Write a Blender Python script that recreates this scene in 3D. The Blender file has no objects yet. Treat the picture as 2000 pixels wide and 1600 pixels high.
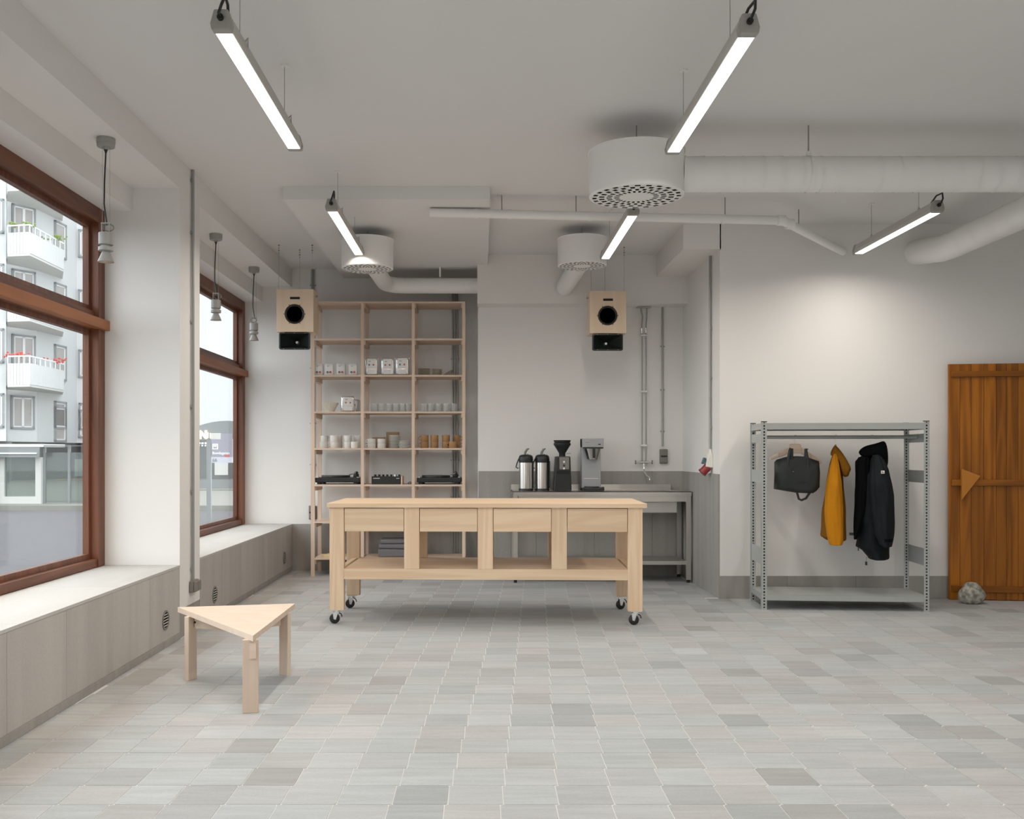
import bpy, bmesh, math, random
from mathutils import Vector, Matrix, noise
random.seed(7)
SC = bpy.context.scene
COL = SC.collection
F, PX, PY, CZ = 1884.0, 940.0, 888.0, 1.26
PI = math.pi

# ------------------------------------------------------------ camera
cd = bpy.data.cameras.new('camera'); cam = bpy.data.objects.new('camera', cd); COL.objects.link(cam)
cam.location = (0, 0, CZ); cam.rotation_euler = (PI/2, 0, 0)
cd.sensor_fit = 'HORIZONTAL'; cd.sensor_width = 36; cd.lens = F/2000*36
cd.shift_x = 0.03; cd.shift_y = 0.044; cd.clip_start = .05; cd.clip_end = 500
SC.camera = cam
# ------------------------------------------------------------ world (overcast sky)
w = bpy.data.worlds.new('overcast_sky'); SC.world = w; w.use_nodes = True
bgn = w.node_tree.nodes['Background']
bgn.inputs[0].default_value = (0.90, 0.95, 1.0, 1); bgn.inputs[1].default_value = 2.9
LAMP_W = 14.0
LAMP_COL = (1.0, 0.93, 0.845)
SC.view_settings.view_transform = 'Standard'; SC.view_settings.look = 'None'
SC.view_settings.exposure = 0.30; SC.view_settings.gamma = 1.0
SC.view_settings.use_curve_mapping = False

def XP(px, D): return (px-PX)*D/F
def ZP(py, D): return CZ-(py-PY)*D/F

# ------------------------------------------------------------ materials
MATS = {}
def _new(name):
    m = bpy.data.materials.new(name); m.use_nodes = True
    nt = m.node_tree; b = nt.nodes['Principled BSDF']
    MATS[name] = m
    return m, nt, b
def N(nt, t, **kw):
    n = nt.nodes.new(t)
    for k, v in kw.items(): setattr(n, k, v)
    return n
def plain(name, col, rough=.6, metal=0.0, bump=0, bscale=60, var=0.0, spec=.5, sheen=0):
    m, nt, b = _new(name); L = nt.links
    b.inputs['Base Color'].default_value = (*col, 1); b.inputs['Roughness'].default_value = rough
    b.inputs['Metallic'].default_value = metal; b.inputs['Specular IOR Level'].default_value = spec
    if sheen: b.inputs['Sheen Weight'].default_value = sheen
    tc = N(nt, 'ShaderNodeTexCoord')
    no = N(nt, 'ShaderNodeTexNoise'); no.inputs['Scale'].default_value = bscale; no.inputs['Detail'].default_value = 4
    L.new(tc.outputs['Object'], no.inputs['Vector'])
    if var:
        mx = N(nt, 'ShaderNodeMix', data_type='RGBA')
        mx.inputs['A'].default_value = (*[c*(1-var) for c in col], 1); mx.inputs['B'].default_value = (*[min(1, c*(1+var)) for c in col], 1)
        L.new(no.outputs['Fac'], mx.inputs['Factor']); L.new(mx.outputs['Result'], b.inputs['Base Color'])
    if bump:
        bp = N(nt, 'ShaderNodeBump'); bp.inputs['Strength'].default_value = bump; bp.inputs['Distance'].default_value = .004
        L.new(no.outputs['Fac'], bp.inputs['Height']); L.new(bp.outputs['Normal'], b.inputs['Normal'])
    return m
def emit(name, col, s):
    m, nt, b = _new(name)
    b.inputs['Base Color'].default_value = (0, 0, 0, 1)
    b.inputs['Emission Color'].default_value = (*col, 1); b.inputs['Emission Strength'].default_value = s
    return m
def wood(name, light, dark, axis, rough=.55, grain=1.0, contrast=1.0, vary=.07):
    """grain runs along AXIS (0,1,2) of object space; per-object random offset"""
    m, nt, b = _new(name); L = nt.links
    tc = N(nt, 'ShaderNodeTexCoord'); oi = N(nt, 'ShaderNodeObjectInfo')
    cmb = N(nt, 'ShaderNodeVectorMath', operation='SCALE'); cmb.inputs[0].default_value = (7.3, 5.1, 3.7)
    L.new(oi.outputs['Random'], cmb.inputs['Scale'])
    ad = N(nt, 'ShaderNodeVectorMath', operation='ADD'); L.new(tc.outputs['Object'], ad.inputs[0]); L.new(cmb.outputs[0], ad.inputs[1])
    sc = [9.0*grain]*3; sc[axis] = .55*grain
    mul = N(nt, 'ShaderNodeVectorMath', operation='MULTIPLY'); mul.inputs[1].default_value = sc; L.new(ad.outputs[0], mul.inputs[0])
    n1 = N(nt, 'ShaderNodeTexNoise'); n1.inputs['Scale'].default_value = 1.0; n1.inputs['Detail'].default_value = 2; n1.inputs['Distortion'].default_value = .6
    L.new(mul.outputs[0], n1.inputs['Vector'])
    mm = N(nt, 'ShaderNodeMath', operation='MULTIPLY'); mm.inputs[1].default_value = 26; L.new(n1.outputs['Fac'], mm.inputs[0])
    sn = N(nt, 'ShaderNodeMath', operation='SINE'); L.new(mm.outputs[0], sn.inputs[0])
    mr = N(nt, 'ShaderNodeMapRange'); mr.inputs['From Min'].default_value = -1; mr.inputs['From Max'].default_value = 1
    mr.inputs['To Min'].default_value = 0; mr.inputs['To Max'].default_value = .55*contrast
    L.new(sn.outputs[0], mr.inputs['Value'])
    sc2 = [160.0]*3; sc2[axis] = 4
    mul2 = N(nt, 'ShaderNodeVectorMath', operation='MULTIPLY'); mul2.inputs[1].default_value = sc2; L.new(ad.outputs[0], mul2.inputs[0])
    n2 = N(nt, 'ShaderNodeTexNoise'); n2.inputs['Scale'].default_value = 1; n2.inputs['Detail'].default_value = 2; L.new(mul2.outputs[0], n2.inputs['Vector'])
    m2 = N(nt, 'ShaderNodeMath', operation='MULTIPLY_ADD'); m2.inputs[1].default_value = .35*contrast; L.new(n2.outputs['Fac'], m2.inputs[0]); L.new(mr.outputs[0], m2.inputs[2])
    mx = N(nt, 'ShaderNodeMix', data_type='RGBA'); mx.inputs['A'].default_value = (*light, 1); mx.inputs['B'].default_value = (*dark, 1)
    L.new(m2.outputs[0], mx.inputs['Factor'])
    hv = N(nt, 'ShaderNodeHueSaturation'); L.new(mx.outputs['Result'], hv.inputs['Color'])
    vr = N(nt, 'ShaderNodeMapRange'); vr.inputs['To Min'].default_value = 1-vary; vr.inputs['To Max'].default_value = 1+vary*.8
    L.new(oi.outputs['Random'], vr.inputs['Value']); L.new(vr.outputs[0], hv.inputs['Value'])
    L.new(hv.outputs['Color'], b.inputs['Base Color'])
    b.inputs['Roughness'].default_value = rough; b.inputs['Specular IOR Level'].default_value = .35
    bp = N(nt, 'ShaderNodeBump'); bp.inputs['Strength'].default_value = .12; bp.inputs['Distance'].default_value = .002
    L.new(m2.outputs[0], bp.inputs['Height']); L.new(bp.outputs['Normal'], b.inputs['Normal'])
    return m
def stone(name, base, axis=2, attr=False, var=.12, rough=.6, streak=(14, 14, 1.2), spec=.4):
    m, nt, b = _new(name); L = nt.links
    tc = N(nt, 'ShaderNodeTexCoord'); oi = N(nt, 'ShaderNodeObjectInfo')
    src = tc.outputs['Object']
    ad = N(nt, 'ShaderNodeVectorMath', operation='ADD'); L.new(src, ad.inputs[0])
    if attr:
        at = N(nt, 'ShaderNodeAttribute', attribute_name='tint')
        sc_ = N(nt, 'ShaderNodeVectorMath', operation='SCALE'); sc_.inputs['Scale'].default_value = 37.0; L.new(at.outputs['Color'], sc_.inputs[0]); L.new(sc_.outputs[0], ad.inputs[1])
    else:
        sc_ = N(nt, 'ShaderNodeVectorMath', operation='SCALE'); sc_.inputs[0].default_value = (5, 9, 13); L.new(oi.outputs['Random'], sc_.inputs['Scale']); L.new(sc_.outputs[0], ad.inputs[1])
    mul = N(nt, 'ShaderNodeVectorMath', operation='MULTIPLY'); mul.inputs[1].default_value = streak; L.new(ad.outputs[0], mul.inputs[0])
    n1 = N(nt, 'ShaderNodeTexNoise'); n1.inputs['Scale'].default_value = 1; n1.inputs['Detail'].default_value = 5; n1.inputs['Distortion'].default_value = .5; L.new(mul.outputs[0], n1.inputs['Vector'])
    n2 = N(nt, 'ShaderNodeTexNoise'); n2.inputs['Scale'].default_value = 90; n2.inputs['Detail'].default_value = 3; L.new(ad.outputs[0], n2.inputs['Vector'])
    mr = N(nt, 'ShaderNodeMapRange'); mr.inputs['From Min'].default_value = .3; mr.inputs['From Max'].default_value = .7
    mr.inputs['To Min'].default_value = 1-var; mr.inputs['To Max'].default_value = 1+var*.5; L.new(n1.outputs['Fac'], mr.inputs['Value'])
    mr2 = N(nt, 'ShaderNodeMapRange'); mr2.inputs['From Min'].default_value = .3; mr2.inputs['From Max'].default_value = .7
    mr2.inputs['To Min'].default_value = .96; mr2.inputs['To Max'].default_value = 1.04; L.new(n2.outputs['Fac'], mr2.inputs['Value'])
    ml = N(nt, 'ShaderNodeMath', operation='MULTIPLY'); L.new(mr.outputs[0], ml.inputs[0]); L.new(mr2.outputs[0], ml.inputs[1])
    val = ml.outputs[0]
    if attr:
        cs = at.outputs['Color']
    else:
        rgb = N(nt, 'ShaderNodeRGB'); rgb.outputs[0].default_value = (*base, 1); cs = rgb.outputs[0]
        vr = N(nt, 'ShaderNodeMapRange'); vr.inputs['To Min'].default_value = .93; vr.inputs['To Max'].default_value = 1.05
        L.new(oi.outputs['Random'], vr.inputs['Value'])
        ml3 = N(nt, 'ShaderNodeMath', operation='MULTIPLY'); L.new(val, ml3.inputs[0]); L.new(vr.outputs[0], ml3.inputs[1]); val = ml3.outputs[0]
    vm = N(nt, 'ShaderNodeVectorMath', operation='SCALE'); L.new(cs, vm.inputs[0]); L.new(val, vm.inputs['Scale'])
    L.new(vm.outputs[0], b.inputs['Base Color'])
    b.inputs['Roughness'].default_value = rough; b.inputs['Specular IOR Level'].default_value = spec
    bp = N(nt, 'ShaderNodeBump'); bp.inputs['Strength'].default_value = .15; bp.inputs['Distance'].default_value = .002
    L.new(n2.outputs['Fac'], bp.inputs['Height']); L.new(bp.outputs['Normal'], b.inputs['Normal'])
    return m
def glassy(name, tint=(1, 1, 1), refl=.08, haze=0.0, hazecol=(.8, .85, .85)):
    m = bpy.data.materials.new(name); m.use_nodes = True; nt = m.node_tree; L = nt.links
    nt.nodes.clear(); out = N(nt, 'ShaderNodeOutputMaterial')
    tr = N(nt, 'ShaderNodeBsdfTransparent'); tr.inputs[0].default_value = (*tint, 1)
    gl = N(nt, 'ShaderNodeBsdfGlossy'); gl.inputs['Roughness'].default_value = .02
    lw = N(nt, 'ShaderNodeLayerWeight'); lw.inputs[0].default_value = .5
    pw = N(nt, 'ShaderNodeMath', operation='POWER'); pw.inputs[1].default_value = 5; L.new(lw.outputs['Facing'], pw.inputs[0])
    ad = N(nt, 'ShaderNodeMath', operation='MULTIPLY_ADD'); ad.inputs[1].default_value = .5; ad.inputs[2].default_value = refl*.5; ad.use_clamp = True; L.new(pw.outputs[0], ad.inputs[0])
    mx = N(nt, 'ShaderNodeMixShader'); L.new(ad.outputs[0], mx.inputs[0]); L.new(tr.outputs[0], mx.inputs[1]); L.new(gl.outputs[0], mx.inputs[2])
    last = mx
    if haze:
        df = N(nt, 'ShaderNodeBsdfDiffuse'); df.inputs[0].default_value = (*hazecol, 1)
        m2 = N(nt, 'ShaderNodeMixShader'); m2.inputs[0].default_value = haze; L.new(mx.outputs[0], m2.inputs[1]); L.new(df.outputs[0], m2.inputs[2]); last = m2
    L.new(last.outputs[0], out.inputs[0]); MATS[name] = m
    return m

PAINT = plain('white_wall_paint', (.785, .77, .75), .85, bump=.05, bscale=220, spec=.2)
CEIL = plain('ceiling_paint', (.75, .745, .74), .9, bump=.04, bscale=200, spec=.2)
DUCTW = plain('white_duct_paint', (.84, .84, .825), .5, bump=.08, bscale=25, spec=.4)
STONE = stone('grey_limestone_panel', (.36, .345, .32), streak=(9, 9, .6))
BSTONE = stone('bench_stone_panel', (.47, .445, .42), streak=(7, 7, .5), var=.10)
SILL = stone('sill_stone_slab', (.50, .49, .47), streak=(7, 1.5, 7), var=.05)
STONEH = stone('grey_limestone_panel_horizontal', (.36, .345, .32), streak=(1.2, 14, 14))
TILE = stone('floor_tile_stone', (.5, .5, .5), attr=True, var=.11, streak=(2.5, 22, 10), rough=.5, spec=.4)
GROUT = plain('pale_grout', (.78, .77, .75), .9, bump=.2, bscale=300)
DARKW_Y = wood('brown_window_wood_y', (.21, .075, .036), (.10, .037, .02), 1, .4)
BOARDW = wood('orange_brown_board_wood', (.36, .13, .045), (.20, .068, .024), 1, .45, contrast=.6)
DARKW_Z = wood('brown_window_wood_z', (.21, .08, .042), (.10, .037, .022), 2, .4)
PINE = [wood('pale_pine_%s' % a, (.78, .60, .425), (.66, .46, .295), i, .5) for i, a in enumerate('xyz')]
ASH = [wood('washed_spruce_%s' % a, (.72, .57, .455), (.61, .455, .345), i, .6, contrast=.8) for i, a in enumerate('xyz')]
STOOLW = [wood('stool_pine_%s' % a, (.70, .58, .475), (.61, .475, .37), i, .6, grain=.8, contrast=.6) for i, a in enumerate('xyz')]
PLY = wood('birch_plywood', (.76, .61, .46), (.68, .52, .37), 2, .55, grain=.7, contrast=.7)
TEAK = [wood('oiled_orange_plank_%s' % a, (.42, .145, .011), (.13, .038, .004), i, .4, grain=.8, contrast=.95, vary=.2) for i, a in enumerate('xyz')]
STEEL = plain('brushed_steel', (.60, .58, .55), .32, 1.0, bump=.05, bscale=15)
STEELD = plain('satin_steel_sheet', (.50, .49, .47), .45, .9)
CHROME = plain('chrome', (.8, .8, .8), .15, 1.0)
GALV = plain('galvanised_grey', (.44, .46, .45), .5, .35, var=.08, bscale=30)
CONDUIT = plain('zinc_conduit', (.36, .36, .35), .45, .6)
DGREY = plain('grey_plastic', (.20, .19, .175), .5)
LGREY = plain('light_grey_plastic', (.50, .49, .46), .45)
BLACK = plain('black_plastic', (.012, .014, .014), .4)
BLACKM = plain('black_matte', (.008, .009, .009), .8)
RUBBER = plain('black_rubber', (.010, .011, .012), .5)
WHITEC = plain('white_ceramic', (.76, .74, .70), .3, var=.03, bscale=40)
TANC = plain('tan_stoneware', (.38, .21, .09), .45, var=.1, bscale=50)
CREAMC = plain('cream_stoneware', (.62, .56, .46), .4, var=.05)
FOIL = plain('silver_foil', (.72, .71, .70), .25, .85, bump=.6, bscale=35)
WHITEBAG = plain('white_bag_paper', (.75, .74, .73), .5, bump=.3, bscale=30)
REDP = plain('red_print', (.46, .12, .10), .6); GREYP = plain('grey_print', (.18, .18, .19), .6)
PAPER = plain('filter_paper', (.78, .74, .66), .9)
BROWNB = plain('brown_cardboard', (.30, .20, .12), .8)
LILAC = plain('folded_grey_cloth', (.17, .16, .175), .9, bump=.4, bscale=60)
MUSTARD = plain('mustard_canvas', (.50, .195, .006), .9, bump=.5, bscale=90, var=.1, spec=.2)
MUSTARDD = plain('mustard_canvas_shaded', (.20, .080, .004), .9, bump=.5, bscale=90, var=.1, spec=.2)  # same canvas darkened, shading painted into the body and hood colour
NAVY = plain('dark_navy_shell_fabric', (.004, .0065, .0085), .75, bump=.5, bscale=50, var=.15, spec=.25)
BLKF = plain('black_fleece', (.003, .0035, .004), .95, bump=.5, bscale=120, spec=.1)
BAGF = plain('black_nylon', (.017, .022, .021), .55, bump=.5, bscale=25, var=.15)
ROCK = None
WHITEM = plain('white_lacquered_metal', (.80, .79, .76), .4)
WHITEBOX = plain('white_socket_plastic', (.78, .76, .70), .5)
REDPL = plain('red_socket_plastic', (.27, .03, .03), .4); BLUEPL = plain('blue_grey_plastic', (.06, .11, .16), .4)
GLASS = glassy('window_glass', (.97, .985, .98), .05)
CLEAR = glassy('drinking_glass', (.93, .94, .94), .12, haze=.16, hazecol=(.85, .85, .85))
SHGLASS = glassy('shelter_glass', (.72, .77, .75), .08, haze=.25, hazecol=(.22, .24, .23))
LENS = emit('lit_diffuser', (1.0, .93, .83), 5.0)
BULB = emit('warm_bulb', (1.0, .62, .32), 2.2)
SIGNLIT = emit('lit_shop_letter', (1.0, .85, .62), 2.2)
EXTW = plain('white_render_facade', (.67, .67, .665), .9)
EXTS = plain('grey_balcony_soffit', (.62, .61, .58), .9)
EXTF = plain('grey_window_frame', (.30, .31, .31), .6)
EXTWF = plain('white_window_frame', (.8, .8, .8), .6)
EXTG = plain('curtained_far_glass', (.42, .39, .37), .15, var=.25, bscale=1.5, spec=.8)
EXTD = plain('dark_shop_glass', (.07, .08, .08), .3, spec=.8)
SHELTER = plain('shelter_grey_metal', (.19, .20, .20), .5)
SIGNG = plain('sign_purple_grey', (.26, .25, .29), .6)
FLOWER = plain('red_flowers', (.65, .12, .10), .8); LEAFM = plain('planter_green', (.25, .33, .08), .8)
ASPH = stone('cobbled_road', (.125, .12, .125), streak=(6, 30, 10), spec=.1, rough=.9, var=.2)
PAVE = plain('pavement_slabs', (.20, .195, .17), .8, var=.08, bscale=3)
ORANGE = plain('orange_bench_slat', (.55, .30, .10), .6)
HANDW = wood('pale_orange_handle_wood', (.52, .205, .03), (.42, .15, .018), 2, .45, contrast=.4, vary=0)
def rock_mat():
    m, nt, b = _new('granite'); L = nt.links
    tc = N(nt, 'ShaderNodeTexCoord')
    v = N(nt, 'ShaderNodeTexNoise'); v.inputs['Scale'].default_value = 28; v.inputs['Detail'].default_value = 6; L.new(tc.outputs['Object'], v.inputs['Vector'])
    r = N(nt, 'ShaderNodeValToRGB'); e = r.color_ramp.elements
    e[0].position = .38; e[0].color = (.17, .16, .135, 1); e[1].position = .6; e[1].color = (.42, .40, .34, 1)
    L.new(v.outputs['Fac'], r.inputs[0]); L.new(r.outputs[0], b.inputs['Base Color'])
    bp = N(nt, 'ShaderNodeBump'); bp.inputs['Strength'].default_value = .4; bp.inputs['Distance'].default_value = .006
    L.new(v.outputs['Fac'], bp.inputs['Height']); L.new(bp.outputs['Normal'], b.inputs['Normal']); b.inputs['Roughness'].default_value = .8
    return m
ROCK = rock_mat()

# ------------------------------------------------------------ mesh builder
class MB:
    def __init__(s): s.v = []; s.f = []
    def add(s, vs, fs):
        o = len(s.v); s.v += [tuple(v) for v in vs]; s.f += [tuple(i+o for i in f) for f in fs]; return s
    def box(s, x0, x1, y0, y1, z0, z1):
        x0, x1 = min(x0, x1), max(x0, x1); y0, y1 = min(y0, y1), max(y0, y1); z0, z1 = min(z0, z1), max(z0, z1)
        return s.add([(x0,y0,z0),(x1,y0,z0),(x1,y1,z0),(x0,y1,z0),(x0,y0,z1),(x1,y0,z1),(x1,y1,z1),(x0,y1,z1)],
                     [(0,3,2,1),(4,5,6,7),(0,1,5,4),(1,2,6,5),(2,3,7,6),(3,0,4,7)])
    def obox(s, c, size, rz=0, M=None):
        M = M or Matrix.Rotation(rz, 3, 'Z'); c = Vector(c); a, b, d = [q/2 for q in size]
        vs = [c + M @ Vector((i*a, j*b, k*d)) for k in (-1, 1) for i, j in ((-1,-1),(1,-1),(1,1),(-1,1))]
        return s.add(vs, [(0,3,2,1),(4,5,6,7),(0,1,5,4),(1,2,6,5),(2,3,7,6),(3,0,4,7)])
    def beam(s, p0, p1, wd, h, up=(0, 0, 1)):
        p0, p1 = Vector(p0), Vector(p1); d = (p1-p0).normalized(); u = Vector(up)
        r = d.cross(u).normalized(); u = r.cross(d).normalized()
        vs = [p + r*i*wd/2 + u*k*h/2 for p in (p0, p1) for i, k in ((-1,-1),(1,-1),(1,1),(-1,1))]
        return s.add(vs, [(0,3,2,1),(4,5,6,7),(0,1,5,4),(1,2,6,5),(2,3,7,6),(3,0,4,7)])
    def cyl(s, p0, p1, r, n=16, r2=None, cap=True):
        p0, p1 = Vector(p0), Vector(p1); r2 = r if r2 is None else r2
        d = (p1-p0).normalized(); a = d.orthogonal().normalized(); b = d.cross(a)
        vs = [p0 + (a*math.cos(t)+b*math.sin(t))*r for t in [2*PI*i/n for i in range(n)]] + \
             [p1 + (a*math.cos(t)+b*math.sin(t))*r2 for t in [2*PI*i/n for i in range(n)]]
        fs = [(i, (i+1) % n, n+(i+1) % n, n+i) for i in range(n)]
        if cap: fs += [tuple(range(n-1, -1, -1)), tuple(range(n, 2*n))]
        return s.add(vs, fs)
    def tube(s, pts, r, n=8, cap=True):
        pts = [Vector(p) for p in pts]; rs = r if isinstance(r, (list, tuple)) else [r]*len(pts)
        vs = []; prev = None
        for i, p in enumerate(pts):
            d = (pts[min(i+1, len(pts)-1)]-pts[max(i-1, 0)]).normalized()
            a = d.orthogonal().normalized() if prev is None else (prev-d*prev.dot(d)).normalized()
            prev = a; b = d.cross(a)
            vs += [p+(a*math.cos(2*PI*k/n)+b*math.sin(2*PI*k/n))*rs[i] for k in range(n)]
        fs = [(i*n+k, i*n+(k+1) % n, (i+1)*n+(k+1) % n, (i+1)*n+k) for i in range(len(pts)-1) for k in range(n)]
        if cap: fs += [tuple(range(n-1, -1, -1)), tuple((len(pts)-1)*n+k for k in range(n))]
        return s.add(vs, fs)
    def lathe(s, prof, c=(0, 0, 0), n=24, axis='Z', cap=True):
        vs = []; c = Vector(c)
        for r, z in prof:
            for k in range(n):
                t = 2*PI*k/n; x, y = r*math.cos(t), r*math.sin(t)
                p = Vector((x, y, z)) if axis == 'Z' else (Vector((x, -z, y)) if axis == 'Y' else Vector((z, x, y)))
                vs.append(c+p)
        m = len(prof)
        fs = [(i*n+k, i*n+(k+1) % n, (i+1)*n+(k+1) % n, (i+1)*n+k) for i in range(m-1) for k in range(n)]
        if cap and prof[0][0] > 1e-5: fs.append(tuple(range(n-1, -1, -1)))
        if cap and prof[-1][0] > 1e-5: fs.append(tuple((m-1)*n+k for k in range(n)))
        return s.add(vs, fs)
    def prism(s, poly, a0, a1, axis='Y'):
        """poly: 2d points; axis: extrusion axis (Y: poly=(x,z); X: poly=(y,z); Z: poly=(x,y))"""
        def P(u, v, a): return {'Y': (u, a, v), 'X': (a, u, v), 'Z': (u, v, a)}[axis]
        n = len(poly); vs = [P(u, v, a0) for u, v in poly]+[P(u, v, a1) for u, v in poly]
        fs = [(i, (i+1) % n, n+(i+1) % n, n+i) for i in range(n)]+[tuple(range(n-1, -1, -1)), tuple(range(n, 2*n))]
        return s.add(vs, fs)
    def pillow(s, poly, yc, d, rings=((1, 0), (.97, .45), (.86, .85), (.55, 1.0)), flat=0.0, jit=0.0, base=None):
        """closed puffy solid from an (x,z) outline about Y=yc, half depth d"""
        n = len(poly); cx = sum(p[0] for p in poly)/n; cz = sum(p[1] for p in poly)/n
        vs = []; loops = []
        for sg in (-1, 1):
            lp = []
            for q, (sc, dep) in enumerate(rings):
                if sg == 1 and q == 0: lp.append(loops[0][0]); continue
                idx = []
                for x, z in poly:
                    X = cx+(x-cx)*sc; Z = cz+(z-cz)*sc
                    y = yc + sg*d*dep
                    if jit and q: y += jit*noise.noise(Vector((X*18, Z*18, sg*3)))
                    vs.append((X, y, Z)); idx.append(len(vs)-1)
                lp.append(idx)
            loops.append(lp)
        fs = []
        for sg, lp in enumerate(loops):
            for q in range(len(lp)-1):
                for k in range(n):
                    a, b2, c2, e = lp[q][k], lp[q][(k+1) % n], lp[q+1][(k+1) % n], lp[q+1][k]
                    fs.append((a, b2, c2, e) if sg == 0 else (e, c2, b2, a))
            fs.append(tuple(lp[-1]) if sg == 0 else tuple(reversed(lp[-1])))
        return s.add(vs, fs)
    def loft(s, secs, n=28, pw=1.0, wr=0.0, seed=0):
        """secs: (z, xc, hw, yc, hd); stacked rounded sections"""
        vs = []
        for j, (z, xc, hw, yc, hd) in enumerate(secs):
            for k in range(n):
                t = 2*PI*k/n; c, q = math.cos(t), math.sin(t)
                c = math.copysign(abs(c)**pw, c); q = math.copysign(abs(q)**pw, q)
                w_ = wr*noise.noise(Vector((c*2.2+seed, q*2.2, z*5+seed)))
                w_ += wr*.8*noise.noise(Vector((c*6+seed, q*6, z*3)))
                vs.append((xc+c*(hw+w_), yc+q*(hd+w_), z+wr*.3*noise.noise(Vector((t*2, z*9, seed)))))
        m = len(secs)
        fs = [(i*n+k, i*n+(k+1) % n, (i+1)*n+(k+1) % n, (i+1)*n+k) for i in range(m-1) for k in range(n)]
        fs += [tuple(range(n-1, -1, -1)), tuple((m-1)*n+k for k in range(n))]
        return s.add(vs, fs)
    def build(s, name, mat, parent=None, smooth=False, bevel=0, sub=0, ang=40, tint=None):
        me = bpy.data.meshes.new(name); me.from_pydata(s.v, [], s.f)
        bm = bmesh.new(); bm.from_mesh(me); bmesh.ops.recalc_face_normals(bm, faces=bm.faces); bm.to_mesh(me); bm.free()
        me.materials.append(mat)
        if smooth:
            me.shade_smooth()
            try: me.set_sharp_from_angle(angle=math.radians(ang))
            except Exception: pass
        o = bpy.data.objects.new(name, me); COL.objects.link(o)
        if parent is not None: o.parent = parent
        if bevel:
            b = o.modifiers.new('bevel', 'BEVEL'); b.width = bevel; b.segments = 2; b.limit_method = 'ANGLE'
        if sub:
            b = o.modifiers.new('sub', 'SUBSURF'); b.levels = sub; b.render_levels = sub
        return o
def B(*a): return MB().box(*a)
def empty(name, loc=(0, 0, 0), rz=0):
    o = bpy.data.objects.new(name, None); COL.objects.link(o); o.location = loc; o.rotation_euler = (0, 0, rz); o.empty_display_size = .1
    return o
def tag(o, label=None, cat=None, group=None, kind=None):
    if label: o['label'] = label
    if cat: o['category'] = cat
    if group: o['group'] = group
    if kind: o['kind'] = kind
    return o
def struct(o, label=None): return tag(o, label, None, None, 'structure')
def copy_tree(o, parent=None):
    c = o.copy(); COL.objects.link(c); c.parent = parent
    for ch in list(o.children): copy_tree(ch, c)
    return c

# ============================================================ ROOM SHELL
HC = 3.28
XL, YB = -2.06, 10.5          # left bench/pilaster plane, back wall behind the shelves
YK, YR, XR = 10.0, 8.45, 2.09 # kitchen wall, coat wall, return wall
XE, YN = 6.6, -2.8            # right and rear ends of the room
fl = struct(B(-2.70, XE, YN, 10.8, -.12, -.0018).build('floor', GROUT), 'pale grout bed of the floor under staggered grey stone tiles')
struct(B(-2.9, XE+.3, YN-.2, 10.9, HC, HC+.2).build('ceiling', CEIL), 'smooth white painted ceiling of the room')
wbl = struct(B(-2.68, -.02, YB, YB+.25, 0, HC).build('wall_back_left', PAINT), 'white wall behind the tall wooden shelving')
wk = struct(B(-.035, XR+.05, YK, YB+.25, 0, HC).build('wall_back_middle', PAINT), 'white wall above the steel sink table')
wr_ = struct(B(XR, XE+.2, YR, YB+.25, 0, HC).build('wall_back_right', PAINT), 'white wall behind the clothes rack')
struct(B(XE, XE+.2, YN, YR, 0, HC).build('wall_right', PAINT), 'white side wall at the far right')
struct(B(-2.9, XE+.2, YN-.2, YN, 0, HC).build('wall_front', PAINT), 'white wall behind the viewer')
struct(B(-1.495, .066, 7.26, YB, 3.18, HC+.01).build('trim_1', CEIL), 'shallow dropped ceiling panel above the shelving')
struct(B(-.04, XR, 9.75, YK+.01, 2.787, HC).build('trim_2', PAINT), 'white boxed beam over the kitchen wall')
struct(B(1.77, XR+.01, YR, 9.76, 3.06, HC).build('trim_3', PAINT), 'white boxed bulkhead beside the kitchen beam')
# beams along the windows
struct(B(-2.39, XL, YN, YB, 3.08, HC).build('trim_4', PAINT), 'long white beam above the window bays')
struct(B(-2.68, -2.38, YN, YB, 2.92, HC).build('trim_5', PAINT), 'white lintel strip over the brown window frames')
# pilasters + exterior wall
wl = struct(B(-2.68, XL, 6.59, 7.056, .2, 3.08).build('wall_left', PAINT), 'white pier between the two brown windows')
MB().box(-2.68, XL, 1.4, 1.9, .2, 3.08).build('pier', PAINT, wl)
MB().box(-2.68, -2.55, YN, YB, 0, .5).build('plinth', PAINT, wl)
# benches with stone
def panels_y(parent, x0, x1, y0, y1, z0, z1, step, first=None, mat=STONE, name='stone_panel'):
    y = y0
    while y < y1-.02:
        e = min(y+(first if (first and y == y0) else step), y1)
        B(x0, x1, y+.0012, e-.0012, z0, z1).build(name, mat, parent); y = e
def panels_x(parent, y0, y1, x0, x1, z0, z1, step, mat=STONE, first=None):
    x = x0
    while x < x1-.02:
        e = min(x+(first if (first and x == x0) else step), x1)
        B(x+.0012, e-.0012, y0, y1, z0, z1).build('stone_panel', mat, parent); x = e
for i, (a, b_) in enumerate(((1.9, 6.59), (7.056, 10.49), (YN, 1.4))):
    lab = ['long stone clad window bench in front of the large window', 'stone clad window bench in the far bay by the shelving', 'stone clad window bench in the bay beside the viewer'][i]
    bn = struct(B(-2.56, XL-.014, a, b_, 0, .488).build('window_bench', GROUT), lab)
    panels_y(bn, XL-.0135, XL, a, b_, .045, .488, .6, first=((b_-a) % .6 or .6) if i == 0 else .6, mat=BSTONE)
    y = a
    while y < b_-.02:
        e = min(y+1.2, b_); B(-2.565, XL+.002, y+.001, e-.001, .489, .505).build('sill_slab', SILL, bn); y = e
    B(XL-.006, XL+.004, a, b_, .0, .044).build('skirting', STONE, bn)
bb = struct(B(-2.68, XL-.003, 6.59, 7.056, 0, .2).build('baseboard_left', STONE), 'grey stone base under the pier')
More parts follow.
